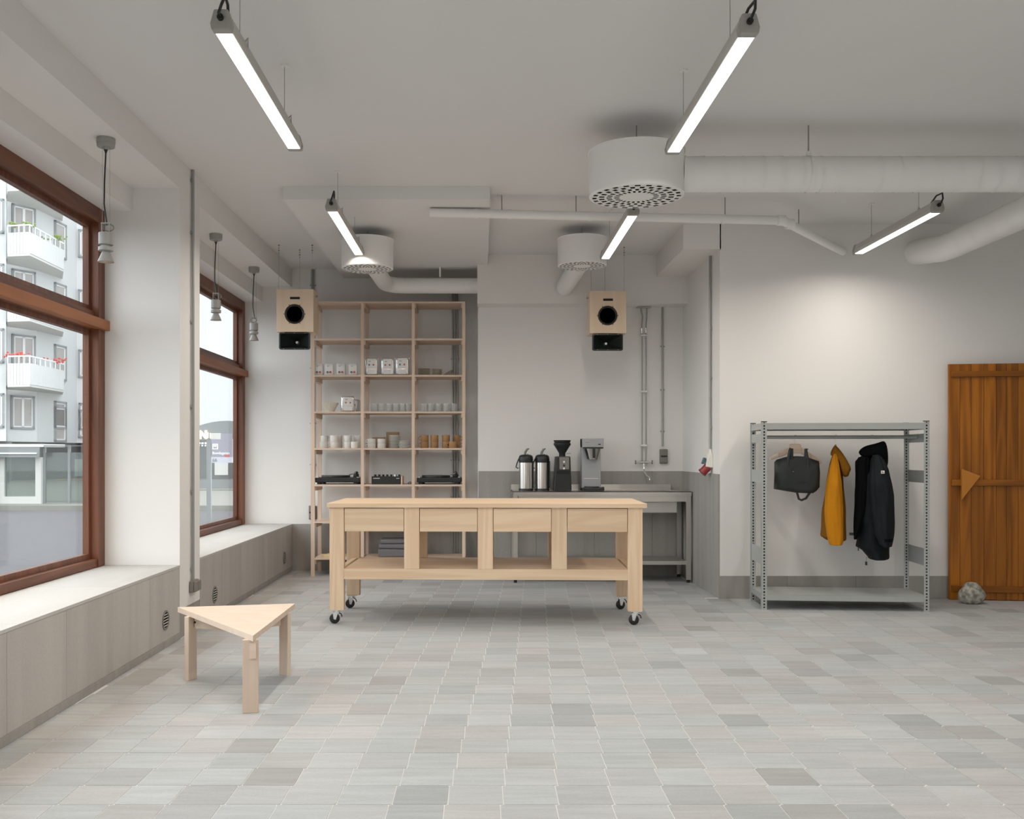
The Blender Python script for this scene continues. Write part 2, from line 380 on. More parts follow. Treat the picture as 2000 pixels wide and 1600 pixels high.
# vent grilles in the bench fronts
def vent(y, z):
    g = empty('vent_grille', (XL, y, z))
    MB().lathe([(.064, 0), (.064, .006), (.052, .006), (.052, .001)], n=28, axis='X').build('rim', DGREY, g, smooth=True)
    MB().lathe([(.051, -.0005), (.051, .001)], n=28, axis='X').build('backing', BLACKM, g)
    for k in range(5):
        q = -.036+k*.018; hw = math.sqrt(.05**2-q*q)
        MB().obox((.003, 0, q), (.004, 2*hw, .007)).build('slat', LGREY, g)
    return g
for y, z, l in ((6.29, .18, 'round slotted vent in the bench front left of the stool'), (7.45, .18, 'round slotted vent in the far bench front near the pier'), (10.08, .18, 'round slotted vent in the far bench front nearest the shelving')):
    tag(vent(y, z), l, 'vent', 'bench vents')
# dado on back walls
panels_x(wbl, YB-.012, YB+.001, XL+.001, -.04, .0, .505, .6)
panels_x(wk, YK-.012, YK+.001, -.03, XR-.001, .0, 1.088, .6)
panels_y(wr_, XR-.012, XR+.001, YR-.001, YK-.014, .0, 1.088, .6)
bbr = struct(B(XR-.004, 4.02, YR-.004, YR+.002, 0, .195).build('baseboard_right', GROUT), 'grey stone baseboard behind the clothes rack')
panels_x(bbr, YR-.012, YR-.003, XR-.012, XE, 0, .197, .6, mat=STONE)

# windows --------------------------------------------------------------
def window(nm, y0, y1, label):
    wd = struct(empty(nm, (-2.6, (y0+y1)/2, .505)), label); wd['label'] = label
    c = (y0+y1)/2; xo = 2.6; zo = .505
    def bx(x0, x1, ya, yb, z0, z1, name, mat): return B(x0+xo, x1+xo, ya-c, yb-c, z0-zo, z1-zo).build(name, mat, wd, bevel=.003)
    fr = .105
    bx(-2.67, -2.57, y0, y0+fr, .505, 2.92, 'side_post', DARKW_Z); bx(-2.67, -2.57, y1-fr, y1, .505, 2.92, 'side_post', DARKW_Z)
    bx(-2.67, -2.57, y0+fr, y1-fr, 2.82, 2.92, 'top_rail', DARKW_Y); bx(-2.67, -2.58, y0+fr, y1-fr, .505, .56, 'bottom_rail', DARKW_Y)
    bx(-2.67, -2.60, y0+fr, y1-fr, 2.10, 2.225, 'transom', DARKW_Y)
    bx(-2.60, -2.535, y0+.0, y1+.0, 2.103, 2.17, 'transom_board', BOARDW)
    for z0, z1 in ((.56, 2.10), (2.225, 2.82)):
        s_ = MB()
        s_.box(-2.665+xo, -2.625+xo, y0+fr-c, y0+fr+.035-c, z0-zo, z1-zo); s_.box(-2.665+xo, -2.625+xo, y1-fr-.035-c, y1-fr-c, z0-zo, z1-zo)
        s_.box(-2.665+xo, -2.625+xo, y0+fr+.035-c, y1-fr-.035-c, z0-zo, z0+.035-zo); s_.box(-2.665+xo, -2.625+xo, y0+fr+.035-c, y1-fr-.035-c, z1-.035-zo, z1-zo)
        sh = s_.build('sash', DARKW_Z, wd)
        B(-2.648+xo, -2.642+xo, y0+fr+.035-c, y1-fr-.035-c, z0+.035-zo, z1-.035-zo).build('pane', GLASS, sh)
    return wd
window('window_1', 1.9, 6.588, 'large brown framed shop window nearest the viewer')
window('window_2', 7.058, 10.495, 'brown framed window in the far bay')
window('window_3', YN+.02, 1.398, 'brown framed window beside the viewer')

# ============================================================ FLOOR TILES
S = .2006; TW = .2007
def rnd_tint():
    r = random.random(); k = random.gauss(0, .012)
    base = .455
    if r < .08: base = .35+random.random()*.04
    elif r < .26: base = .41
    elif r > .90: base = .485
    base += k; h = random.random()
    if h < .22: c = (base*1.0, base*.98, base*.965)
    elif h < .6: c = (base*.965, base*1.0, base*1.0)
    else: c = (base*.985, base, base*.995)
    return (c[0]*.985, c[1], c[2]*1.02)
tiles = []
y_start = 3.472-8*S
for r in range(-6, 48):
    y = y_start+r*S+0
    if y+S > YB: break
    off = (.0798 + (r-8)*.0115) % TW
    x = off-12*TW
    while x < XE:
        lim = XL+.006
        if x+TW > lim+.02:
            if y+S/2 > YR and x > XR-.05: break
            if y > YK-.02 and x > -.05: break
            tiles.append((max(x, lim-.0018), y, x+TW))
        x += TW
def visible(x, y):
    px = PX+F*x/y; py = PY+F*CZ/y
    return -40 < px < 2040 and py < 1640
vis = sorted([t for t in tiles if t[1] > .5 and visible(t[0]+.1, t[1]+.1)], key=lambda t: (t[1], t[0]))
parts = vis[:300]; pset = set(id(t) for t in parts)
def put_tiles(lst, name, stuff=False):
    vs = []; fs = []; cols = []
    for (x, y, xe) in lst:
        c_ = .007; gx, gy = .0018, .0012
        x0, x1, y0, y1 = x+gx, xe-gx, y+gy, y+S-gy
        if xe > XE: x1 = XE-.001
        if x1-x0 < .02: continue
        if y0 < YR < y1 and x1 > XR: y1 = YR-.013
        if x1 > XR-.012 and y0 > YR-S and y > YR-.01: x1 = XR-.013
        ring = [(x0+c_, y0), (x1-c_, y0), (x1, y0+c_), (x1, y1-c_), (x1-c_, y1), (x0+c_, y1), (x0, y1-c_), (x0, y0+c_)]
        dz = random.uniform(-.0003, .0003); t = rnd_tint(); o = len(vs)
        vs += [(a, b, -.008) for a, b in ring]+[(a, b, dz) for a, b in ring]
        fs += [tuple(o+8+i for i in range(8))]+[(o+i, o+(i+1) % 8, o+8+(i+1) % 8, o+8+i) for i in range(8)]
        cols += [t]*(8+8*4)
    me = bpy.data.meshes.new(name); me.from_pydata(vs, [], fs)
    ca = me.color_attributes.new('tint', 'FLOAT_COLOR', 'CORNER')
    flat = []
    for t in cols: flat += [*t, 1.0]
    ca.data.foreach_set('color', flat)
    me.materials.append(TILE)
    o = bpy.data.objects.new(name, me); COL.objects.link(o); o.parent = fl
    if stuff: o['kind'] = 'stuff'
    return o
for t in parts: put_tiles([t], 'floor_tile')
put_tiles([t for t in tiles if id(t) not in pset], 'floor_tile', True)

# ============================================================ CEILING LAMPS
def batten(x, y0, y1, label, lead='left', z=2.93):
    L_ = y1-y0; g = empty('ceiling_batten_lamp', (x, (y0+y1)/2, z)); h = L_/2
    prof = [(-.036, .0), (.036, 0), (.041, .022), (.026, .072), (-.026, .072), (-.041, .022)]
    MB().prism(prof, -h+.04, h-.04).build('housing', LGREY, g, bevel=.003)
    cp = [(-.038, -.006), (.038, -.006), (.043, .022), (.028, .076), (-.028, .076), (-.043, .022)]
    for sg in (-1, 1): MB().prism(cp, sg*h, sg*(h-.045)).build('end_cap', plain_grey, g, bevel=.006)
    B(-.031, .031, -h+.046, h-.046, -.004, .002).build('diffuser', LENS, g)
    for q in (-h+.30, h-.30):
        MB().cyl((0, q, .072), (0, q, HC-z), .0017, 6).build('suspension_wire', CONDUIT, g)
        MB().cyl((0, q, .072), (0, q, .10), .012, 10, r2=.006).build('wire_clip', LGREY, g, smooth=True)
        MB().cyl((0, q, HC-z-.010), (0, q, HC-z), .022, 14).build('ceiling_rose', WHITEM, g, smooth=True)
        MB().tube([(.02, q, .073), (.034, q, .09), (.034, q, .05)], .004, 6).build('mounting_clip', LGREY, g)
    MB().tube([(0, -h-.004, .04), (.0, -h-.03, .045), (.012, -h-.035, .075), (.02, -h-.01, .12), (.012, -h+.06, .12), (0, -h+.12, .078)], .006, 8).build('power_lead', BLACK, g, smooth=True)
    MB().cyl((0, -h-.012, .04), (0, -h+.002, .04), .013, 12).build('cable_gland', BLACK, g, smooth=True)
    ld = bpy.data.lights.new('lamp_light', 'AREA'); ld.shape = 'RECTANGLE'; ld.size = .058; ld.size_y = L_-.1
    ld.energy = LAMP_W; ld.color = LAMP_COL; ld.spread = math.radians(168)
    lo = bpy.data.objects.new('lamp_light', ld); COL.objects.link(lo); lo.parent = g; lo.location = (0, 0, -.008)
    tag(g, label, 'lamp', 'linear ceiling lamps')
    return g
plain_grey = plain('lamp_cap_grey', (.34, .33, .31), .45)
batten(-1.02, 3.775, 5.30, 'lit linear lamp at upper left, hanging nearest the window beam')
batten(-1.022, 6.57, 8.09, 'lit linear lamp under the dropped ceiling by the shelving')
batten(1.06, 3.81, 5.36, 'lit linear lamp at top right of centre, in front of the large drum')
batten(1.057, 6.69, 8.26, 'lit linear lamp in the centre back, beside the smaller drum')
batten(3.135, 6.61, 8.05, 'lit linear lamp over the clothes rack')
batten(3.135, 3.8, 5.33, 'lit linear lamp right of the view, nearest the right wall')
for i, x in enumerate((-1.02, 1.06, 3.135)):
    batten(x, .95, 2.48, ['lit linear lamp behind the viewer on the window side', 'lit linear lamp behind the viewer in the middle row', 'lit linear lamp behind the viewer on the right'][i])
    batten(x, -1.9, -.4, ['lit linear lamp at the rear end on the window side', 'lit linear lamp at the rear end in the middle row', 'lit linear lamp at the rear end on the right'][i])

# ============================================================ PENDANT SPOTS
def pendant(y, x, label, loop=1, bulb=True):
    g = empty('pendant_spotlight', (x, y, 3.08)); m = plain_pg
    MB().lathe([(.0, 0), (.052, 0), (.052, -.03), (.050, -.032), (.050, -.048), (.046, -.052), (0, -.052)], n=28).build('ceiling_rose', m, g, smooth=True)
    MB().lathe([(0, -.052), (.018, -.052), (.014, -.066), (0, -.066)], n=14).build('rose_boss', m, g, smooth=True)
    MB().cyl((0, 0, -.060), (0, 0, -.085), .013, 10, r2=.005).build('strain_relief', BLACK, g, smooth=True)
    MB().tube([(0, 0, -.08), (-.008, 0, -.25), (-.010, 0, -.38), (.006, 0, -.50)], .0045, 8).build('power_cord', BLACK, g, smooth=True)
    for sx in (-.020, .022): MB().cyl((sx, 0, -.052), (sx, 0, -.50), .0008, 5).build('steel_wire', CONDUIT, g)
    br = MB(); br.obox((0, 0, -.49), (.05, .02, .008)); br.obox((-.022, 0, -.535), (.005, .018, .09)); br.obox((.022, 0, -.535), (.005, .018, .09)); br.build('bracket', m, g)
    lp = [(.006+.03*loop*math.sin(t)*1.0+.01*loop, 0, -.515-.02*math.cos(t)) for t in [2*PI*k/12 for k in range(13)]]
    MB().tube(lp, .0035, 6).build('cord_loop', DGREY, g, smooth=True)
    MB().lathe([(0, -.545), (.039, -.545), (.040, -.55), (.040, -.612), (.034, -.617), (.028, -.617), (.028, -.627), (.041, -.627), (.042, -.648), (.033, -.652), (.022, -.652), (.020, -.655)], n=28).build('lamp_body', m, g, smooth=True)
    MB().lathe([(.020, -.652), (.046, -.712), (.043, -.712), (.018, -.655)], n=28).build('cone_shade', m, g, smooth=True)
    if bulb: MB().lathe([(0, -.672), (.014, -.675), (.018, -.69), (.012, -.70), (0, -.703)], n=14).build('bulb', BULB, g, smooth=True)
    ld = bpy.data.lights.new('spot_light', 'SPOT'); ld.energy = 18; ld.color = (1.0, .70, .42); ld.spot_size = math.radians(105); ld.spot_blend = .8; ld.shadow_soft_size = .02
    lo = bpy.data.objects.new('spot_light', ld); COL.objects.link(lo); lo.parent = g; lo.location = (0, 0, -.715)
    return tag(g, label, 'lamp', 'grey pendant spotlights in the window bays')
plain_pg = plain('pendant_grey', (.33, .325, .31), .45)
pendant(5.55, -2.16, 'grey pendant spotlight in the near window bay, largest of the row', 1)
pendant(7.96, -2.19, 'grey pendant spotlight in the far bay beside the pier, with a cord loop')
pendant(9.37, -2.208, 'grey pendant spotlight farthest back, against the white end wall', -1)
pendant(4.22, -2.165, 'grey pendant spotlight cut off by the left edge of view')

# ============================================================ DUCTWORK
def drum(x, y, z0, z1, r, label, ztop):
    g = empty('air_diffuser_drum', (x, y, z0)); h = z1-z0
    MB().lathe([(r*.955, .0), (r, .006), (r, h-.004), (r+.006, h-.004), (r+.006, h+.006), (0, h+.006)], n=72, cap=False).build('drum_body', DUCTW, g, smooth=True, ang=30)
    # perforated face as a polar grid with openings
    mb = MB(); n = 96; rr = [r*q for q in (.0001, .36, .47, .52, .63, .68, .79, .84, .93, .96)]
    for a, b in zip(rr, rr[1:]):
        ring = rr.index(a)
        for k in range(n):
            if ring in (1, 3, 5, 7) and (k + ring) % 4 in (0, 1): continue
            t0, t1 = 2*PI*k/n, 2*PI*(k+1)/n
            mb.add([(a*math.cos(t0), a*math.sin(t0), .0005), (b*math.cos(t0), b*math.sin(t0), .0005), (b*math.cos(t1), b*math.sin(t1), .0005), (a*math.cos(t1), a*math.sin(t1), .0005)], [(0, 1, 2, 3)])
    mb.build('perforated_face', DUCTW, g)
    MB().lathe([(0, .02), (r*.95, .02), (r*.95, .025), (0, .025)], n=40).build('plenum_shade_disc', BLACKM, g)  # black disc stands in for the shade inside the drum
    MB().cyl((0, 0, h), (0, 0, ztop-z0), .004, 8).build('hanger_rod', CONDUIT, g)
    return tag(g, label, 'air vent', 'white drum air diffusers')
drum(.952, 5.92, 2.84, 3.11, .289, 'largest white ventilation drum with perforated face, at the wide duct', HC)
drum(.90, 8.61, 2.94, 3.18, .217, 'small white ventilation drum left of the hanging right speaker', HC)
drum(-.98, 8.30, 2.854, 3.10, .222, 'white ventilation drum under the dropped ceiling, above the shelving', 3.18)
def duct(name, pts, r, label, ribs=None, cat='duct', ends=True, n=32):
    g = empty(name, pts[0]); o = Vector(pts[0]); P = [Vector(p)-o for p in pts]
    MB().tube(P, r, n).build('duct_pipe', DUCTW, g, smooth=True)
    if ribs:
        for (a, b, step) in ribs:
            a, b = Vector(a)-o, Vector(b)-o; d = (b-a).normalized(); Ln = (b-a).length; k = step
            while k < Ln-.03:
                c = a+d*k; side = d.orthogonal().normalized()
                MB().cyl(c-d*.003+Vector((0, 0, 0)), c+d*.003, r+.0035, n, cap=False).build('seam_ring', DUCTW, g, smooth=True); k += step
    return tag(g, label, cat)
dz = 2.98
gd = duct('round_air_duct', [(1.235, 5.92, dz), (5.6, 5.92, dz)], .107, 'wide white spiral duct running right from the largest drum', ribs=[((1.24, 5.92, dz), (5.5, 5.92, dz), .119)])
MB().cyl((-.01, 0, 0), (.012, 0, 0), .112, 32).build('collar', DUCTW, gd, smooth=True)
xr = XP(1579, 5.92)-1.235
for xo in (xr, xr+2.4):
    MB().cyl((xo, 0, .107), (xo, 0, HC-dz), .005, 8).build('hanger_rod', CONDUIT, gd)
    MB().cyl((xo, 0, .105), (xo, 0, .14), .018, 10, r2=.014).build('hanger_boss', DUCTW, gd, smooth=True)
    MB().cyl((xo-.012, 0, 0), (xo+.012, 0, 0), .110, 32, cap=False).build('hanger_band', DUCTW, gd, smooth=True)
def arc(c, a, b, r, n=8):
    return [Vector(c)+(Vector(a)*math.cos(PI/2*k/n)+Vector(b)*math.sin(PI/2*k/n))*r for k in range(n+1)]
pts = [(3.81, 8.50, 3.035), (3.81, 8.24, 3.0), (3.81, 7.98, 2.962), (3.81, 7.80, 2.955), (3.81, 6.02, 2.96)]
duct('round_air_duct', pts, .107, 'white branch duct from the wall above the clothes rack', ribs=[((3.81, 6.1, 2.96), (3.81, 7.8, 2.956), .24)])
pts = [(-.98, 8.53, 2.975), (-.98, 9.72, 3.0)]+[tuple(p) for p in arc((-.76, 9.72, 3.0), (-1, 0, 0), (0, 1, 0), .22)]+[(-.035, 9.94, 3.0)]
gd2 = duct('round_air_duct', pts, .08, 'white duct bending behind the drum above the shelving')
B(.55, .565, 1.33, 1.49, .105, .205).build('hanger_strap', DUCTW, gd2)
duct('round_air_duct', [(.90, 8.83, 3.02), (.88, 9.2, 2.99), (.84, 9.74, 2.95)], .085, 'short white duct behind the small drum, entering the beam')
# thin drain pipe
P0, P1, P2, P3 = (-.40, 7.50, 3.142), (2.36, 7.60, 3.105), (2.45, 7.66, 3.09), (3.17, 8.45, 3.035)
gp = duct('drain_pipe', [P0, P1, P2, P3], .034, 'thin white pipe crossing under the ceiling in front of the kitchen beam', cat='pipe', n=18)
for a in (0.36, .62, 1.25, 2.3):
    c = Vector(P0).lerp(Vector(P1), a/2.76)-Vector(P0)
    MB().cyl(c-Vector((.012, 0, 0)), c+Vector((.012, 0, 0)), .038, 18).build('clamp', DUCTW, gp, smooth=True)
for px, dd in ((980, 7.51), (1125, 7.53), (1416, 7.58)):
    X = XP(px, dd); f_ = (X-P0[0])/2.76; zc = P0[2]+(P1[2]-P0[2])*f_
    MB().cyl((X-P0[0], dd-P0[1]+.0, zc-P0[2]+.03), (X-P0[0], dd-P0[1], HC-P0[2]), .0045, 6).build('hanger_rod', CONDUIT, gp)
MB().cyl((XP(1560, 7.95)-P0[0], .45, -.04), (XP(1560, 7.95)-P0[0], .45, HC-P0[2]), .0045, 6).build('hanger_rod', CONDUIT, gp)
for c in (P1, P2):
    c = Vector(c)-Vector(P0); MB().cyl(c-Vector((.03, .004, 0)), c+Vector((.03, .004, 0)), .041, 18).build('elbow_socket', DUCTW, gp, smooth=True)

# ============================================================ CONDUITS AND SOCKETS
def conduit_v(x, y, z0, z1, nrm, clips, label, n=1, gap=.035, r=.0085, name='metal_conduit'):
    """vertical conduit(s) in front of a wall; nrm = outward wall normal"""
    nv = Vector(nrm); sd = Vector((-nv.y, nv.x, 0)); g = empty(name, (x, y, z0))
    for k in range(n):
        o = nv*(r+.006)+sd*gap*(k-(n-1)/2)
        MB().cyl(o, o+Vector((0, 0, z1-z0)), r, 12).build('conduit_tube', CONDUIT, g, smooth=True)
    for z in clips:
        c = nv*(r)+Vector((0, 0, z-z0)); wid = gap*(n-1)+.045
        MB().beam(c-sd*wid/2, c+sd*wid/2, .010, .014, up=(0, 0, 1)).build('clip', CONDUIT, g)
    return tag(g, label, 'conduit')
conduit_v(XL, 6.84, .37, 3.28, (1, 0, 0), (3.2, 2.83, 2.2, 1.6, 1.0, .45), 'steel conduit running down the white pier', r=.010)
conduit_v(-1.83, YB, 1.03, 3.27, (0, -1, 0), (3.1, 2.75, 2.2, 1.6, 1.15), 'pair of steel conduits on the back wall behind the left shelf post', n=2, gap=.02)
conduit_v(-.285, YB, .0, 3.17, (0, -1, 0), (2.86, 2.3, 1.75, 1.2, .8), 'three steel conduits behind the right shelf bay', n=3, gap=.026)
conduit_v(XP(1293.5, YK), YK, .0+ZP(872, YK), 2.787, (0, -1, 0), (2.38, 1.93, 1.5), 'steel conduit down the kitchen wall to the grey socket', r=.010)
conduit_v(XR, 8.74, ZP(877, 8.74), 3.06, (-1, 0, 0), (2.4, 1.95, 1.5), 'steel conduit on the side wall of the kitchen nook', r=.011)
def socket(name, loc, rz, label, two='v'):
    g = empty(name, loc, rz)   # local -Y is outward
    B(-.041, .041, -.03, 0, -.075, .075).build('socket_box', DGREY, g, bevel=.008)
    for s_ in (-1, 1):
        B(-.036, .036, -.046, -.029, .004 if s_ > 0 else -.070, .070 if s_ > 0 else -.004).build('socket_lid', DGREY, g, bevel=.008)
    B(-.03, .03, -.049, -.03, -.003, .003).build('hinge', BLACK, g)
    return tag(g, label, 'socket')
socket('wall_socket', (XP(1295.5, YK), YK, ZP(891.5, YK)), 0, 'grey double wall socket right of the tap')
socket('wall_socket', (XP(611, YB)+.0, YB, ZP(1001, YB)), 0, 'grey double wall socket beside the left shelf post')
g = empty('wall_socket', (XL, 6.87, .325))
B(0, .03, -.075, .075, -.042, .042).build('socket_box', DGREY, g, bevel=.008)
for s_ in (-1, 1): B(.029, .048, .004*s_, .07*s_, -.037, .037).build('socket_lid', DGREY, g, bevel=.008)
tag(g, 'grey double wall socket low on the white pier', 'socket')
# industrial socket on nook side wall
g = empty('industrial_socket', (XR, 8.74, ZP(902, 8.74)))
MB().prism([(-.065, -.045), (.0, -.055), (.0, .07), (-.02, .085), (-.045, .06)], -.045, .045).build('socket_housing', WHITEBOX, g, bevel=.006)
MB().cyl((-.035, 0, -.045), (-.085, 0, -.095), .038, 20).build('red_socket', REDPL, g, smooth=True)
MB().cyl((-.083, 0, -.093), (-.092, 0, -.102), .042, 20).build('socket_flap', REDPL, g, smooth=True)
MB().beam((-.066, 0, .035), (-.085, 0, -.02), .05, .02, up=(1, 0, 0)).build('switch_cover', BLUEPL, g, bevel=.004)
MB().cyl((-.012, 0, .08), (-.012, 0, .11), .014, 12, r2=.011).build('gland', WHITEBOX, g, smooth=True)
tag(g, 'white industrial socket box with red plug outlet', 'socket')

# ============================================================ WHEELED WORK TABLE
tb = empty('work_table', (.03, 7.12, 0), math.radians(-1.6))
tag(tb, 'long pale pine work table on four black wheels with four drawers', 'table')
x0, x1, D0, D1 = -1.156, 1.156, .0, .82
Z0, ZT = .106, .867
B(x0-.018, x1+.03, -.02, D1+.02, ZT, .90).build('table_top', PINE[0], tb, bevel=.003)
for (a, b) in ((x0, x0+.107), (x1-.107, x1)):
    for (c, d) in ((D0, D0+.06), (D1-.06, D1)):
        B(a, b, c, d, Z0, ZT).build('leg', PINE[2], tb, bevel=.0025)
inn = x1-.107
for cx in (-.545, .0, .545):
    B(cx-.056, cx+.056, D0+.001, D0+.045, .413, ZT).build('post', PINE[2], tb, bevel=.0025)
    B(cx-.050, cx+.050, D1-.045, D1-.001, .413, ZT).build('post', PINE[2], tb, bevel=.0025)
B(-inn, inn, D0+.001, D0+.045, .334, .395).build('rail', PINE[0], tb, bevel=.002)
B(-inn, inn, D1-.045, D1-.001, .334, .395).build('rail', PINE[0], tb, bevel=.002)
B(-inn, inn, D0+.002, D1-.002, .395, .413).build('lower_shelf', PINE[0], tb)
for s_ in (-1, 1): B(s_*(inn+.02), s_*(inn+.06), .06, D1-.06, .334, .413).build('side_rail', PINE[1], tb)
B(-inn, inn, D0+.03, D1-.03, ZT-.012, ZT).build('top_lining', PINE[0], tb)
xs = [(-inn, -.601), (-.489, -.056), (.056, .489), (.601, inn)]
for a, b in xs:
    dr = B(a+.004, b-.004, D0+.004, D0+.026, .690, .861).build('drawer', PINE[0], tb, bevel=.0015)
    m = MB(); m.box(a+.02, b-.02, D0+.026, D0+.60, .70, .708); m.box(a+.02, a+.032, D0+.026, D0+.60, .70, .84); m.box(b-.032, b-.02, D0+.026, D0+.60, .70, .84); m.box(a+.02, b-.02, D0+.59, D0+.60, .70, .84)
    m.build('drawer_box', PINE[1], dr)
for i_, (cx, cy, rot) in enumerate(((x0+.045, .045, .2), (x1-.045, .045, -.15), (x0+.04, D1-.05, .4), (x1-.06, D1-.05, .3))):
    c = empty('caster', (cx, cy, 0), rot); c.parent = tb
    MB().box(-.038, .038, -.03, .03, .100, .106).cyl((0, 0, .086), (0, 0, .101), .024, 16).build('swivel_plate', CHROME, c, smooth=True)
    f_ = MB()
    for s_ in (-1, 1): f_.prism([(-.030, .088), (.012, .088), (-.006, .030), (-.022, .034)], s_*.018, s_*.0145)
    f_.box(-.03, .03, -.018, .018, .084, .090)
    f_.build('fork', CHROME, c, bevel=.001)
    MB().lathe([(0, -.013), (.030, -.013), (.037, -.009), (.0385, 0), (.037, .009), (.030, .013), (0, .013)], c=(-.014, 0, .0385), n=28, axis='Y').build('wheel', RUBBER, c, smooth=True)
    MB().tube([(.018, 0, .08), (.034, 0, .07), (.040, 0, .05)], .004, 8).build('brake_lever', BLACK, c, smooth=True)

# ============================================================ TRIANGULAR STOOL
A_, B_, C_ = Vector((-1.741, 5.53)), Vector((-1.094, 5.665)), Vector((-1.102, 4.656))
cen = (A_+B_+C_)/3; st = empty('triangular_stool', (cen.x, cen.y, 0)); tag(st, 'low triangular pale wood stool on three legs', 'stool')
tri = [(p-cen) for p in (A_, C_, B_)]
def cut(tr, n_, d0, d1):   # clip polygon between two lines along direction
    out = [p for p in tr]
    for sgn, d in ((1, d0), (-1, -d1)):
        res = []
        for i in range(len(out)):
            p, q = out[i], out[(i+1) % len(out)]; a = sgn*(p.dot(n_))-d*(1 if sgn == 1 else 1); b = sgn*(q.dot(n_))-d
            a = sgn*p.dot(n_)-d
            if a >= 0: res.append(p)
            if a*b < 0: res.append(p.lerp(q, a/(a-b)))
        out = res
    return out
edge = (A_-B_).normalized(); nn = Vector((.96, .28)).normalized()   # planks run parallel to the long edge
dr_ = (C_-A_).normalized(); nn = Vector((-dr_.y, dr_.x))
vals = [p.dot(nn) for p in tri]; lo, hi = min(vals), max(vals)
for k in range(4):
    a, b = lo+(hi-lo)*k/4, lo+(hi-lo)*(k+1)/4
    pl = cut(tri, nn, a+.0003 if k else a-.001, b-.0003 if k < 3 else b+.001)
    if len(pl) > 2:
        ppl = MB().prism([(p.x, p.y) for p in pl], .357, .385, axis='Z').build('top_plank', STOOLW[0], st)
def leg(cx, cy, ang, w_, t_):
    MB().obox((cx-cen.x, cy-cen.y, .357/2), (w_, t_, .357), ang).build('leg', STOOLW[2], st, bevel=.002)
leg(-1.627, 5.400, math.atan2(.063, .027), .070, .030)
leg(-1.127, 4.713, math.atan2(.014, .076), .076, .032)
leg(-1.122, 5.515, math.atan2(-.029, .054), .062, .030)
def apron(p, q):
    p, q = Vector(p)-cen, Vector(q)-cen
    MB().beam((p.x, p.y, .322), (q.x, q.y, .322), .026, .068).build('apron', STOOLW[0], st, bevel=.001)
apron((-1.60, 5.41), (-1.325, 5.30)); apron((-1.150, 5.49), (-1.305, 5.315)); apron((-1.13, 4.735), (-1.305, 5.27))
MB().obox((-1.112-cen.x, 4.694-cen.y, .305), (.030, .012, .075), .18).build('tenon', STOOLW[1], st)
MB().cyl((-1.60-cen.x, 5.374-cen.y, .325), (-1.592-cen.x, 5.371-cen.y, .325), .006, 10).build('screw', BLACKM, st)

# ============================================================ TALL SHELVING
SF, SBK = 9.98, 10.42
sh = empty('shelving_unit', (-.96, SF, 0)); tag(sh, 'tall pale wooden shelving with three bays of open shelves', 'shelf')
ox = -.96; LV = [2.4609, 2.084, 1.706, 1.327, .950, .569, .190]; TOPZ = 2.844
ux = [(-1.764, -1.724), (-1.247, -1.214), (-.720, -.689), (-.198, -.166)]
for i, (a, b) in enumerate(ux):
    top = TOPZ-.019
    for (c, d) in ((0, .022), (SBK-SF-.022, SBK-SF)):
        B(a-ox, b-ox, c, d, 0, TOPZ if (i == 3 and c == 0) else top).build('upright', ASH[2], sh)
    for z in LV+[TOPZ]:
        B(a-ox+(.004 if i < 3 else -.012), b-ox+.012 if i < 3 else b-ox-.004, .022, SBK-SF-.022, z-.019-.045, z-.019).build('cross_rail', ASH[1], sh)
for z in LV+[TOPZ]:
    for k in range(3):
        a = ux[k][1 if k else 1]-ox; b = ux[k+1][0]-ox
        if z == TOPZ: a -= .033; b += .033 if k < 2 else 0
        if z == TOPZ: a, b = [(ux[0][0]-ox, -1.23-ox-.0005), (-1.23-ox+.0005, -.7045-ox-.0005), (-.7045-ox+.0005, ux[3][0]-ox)][k]
        B(a, b, 0, SBK-SF-.003, z-.018, z).build('shelf_board', ASH[0], sh)

# --- objects on the shelves
def at(px, D=10.12): return XP(px, D)
ORD = ['first', 'second', 'third', 'fourth', 'fifth', 'sixth', 'seventh', 'eighth', 'ninth', 'tenth']
def pouch(pxc, wpx, hpx, z, mat, label, cat, group, big, D=10.04, marks=((-1, GREYP), (1, REDP)), rz=0, name='coffee_pouch'):
    k = D/F; wd, h = wpx*k, hpx*k; g = empty(name, (at(pxc, D), D, z), rz)
    dp = .032 if not big else .035
    o_ = [(-wd/2, .0), (wd/2, 0), (wd/2*1.0, h*.45), (wd/2*.98, h*.85), (wd/2*.9, h), (-wd/2*.9, h), (-wd/2*.98, h*.85), (-wd/2*1.0, h*.45)]
    MB().pillow(o_, 0, dp, rings=((1, .25), (.96, .8), (.85, 1), (.5, 1.0)), jit=.006).build('bag', mat, g, smooth=True, ang=60)
    if big:
        B(-wd*.32, wd*.32, -dp-.004, -dp+.004, h*.36, h*.92).build('label', WHITEBAG, g)
        B(-wd*.30, wd*.30, -dp-.003, -dp+.004, h*.06, h*.33).build('lower_label', WHITEBAG, g)
        B(-wd*.5, -wd*.44, -.004, .004, 0, h*.97).build('side_seal', mat, g); B(wd*.44, wd*.5, -.004, .004, 0, h*.97).build('side_seal', mat, g)
        zc = h*.58; rr = h*.055
    else: zc = h*.26; rr = h*.10
    for s_, mm in marks:
        MB().cyl((s_*wd*.16, -dp-.007, zc), (s_*wd*.16, -dp+.002, zc), rr*.95, 14).build('printed_dot', mm, g)
    B(-wd*.2, -wd*.04, -dp-.0055, -dp, h*.76, h*.79).build('printed_line', GREYP, g)
    B(-wd*.2, wd*.2, -dp-.0055, -dp, h*.86, h*.872).build('printed_line', plain_lg, g)
    return tag(g, label, cat, group)
plain_lg = plain('pale_print', (.45, .45, .47), .7)
z = 2.084
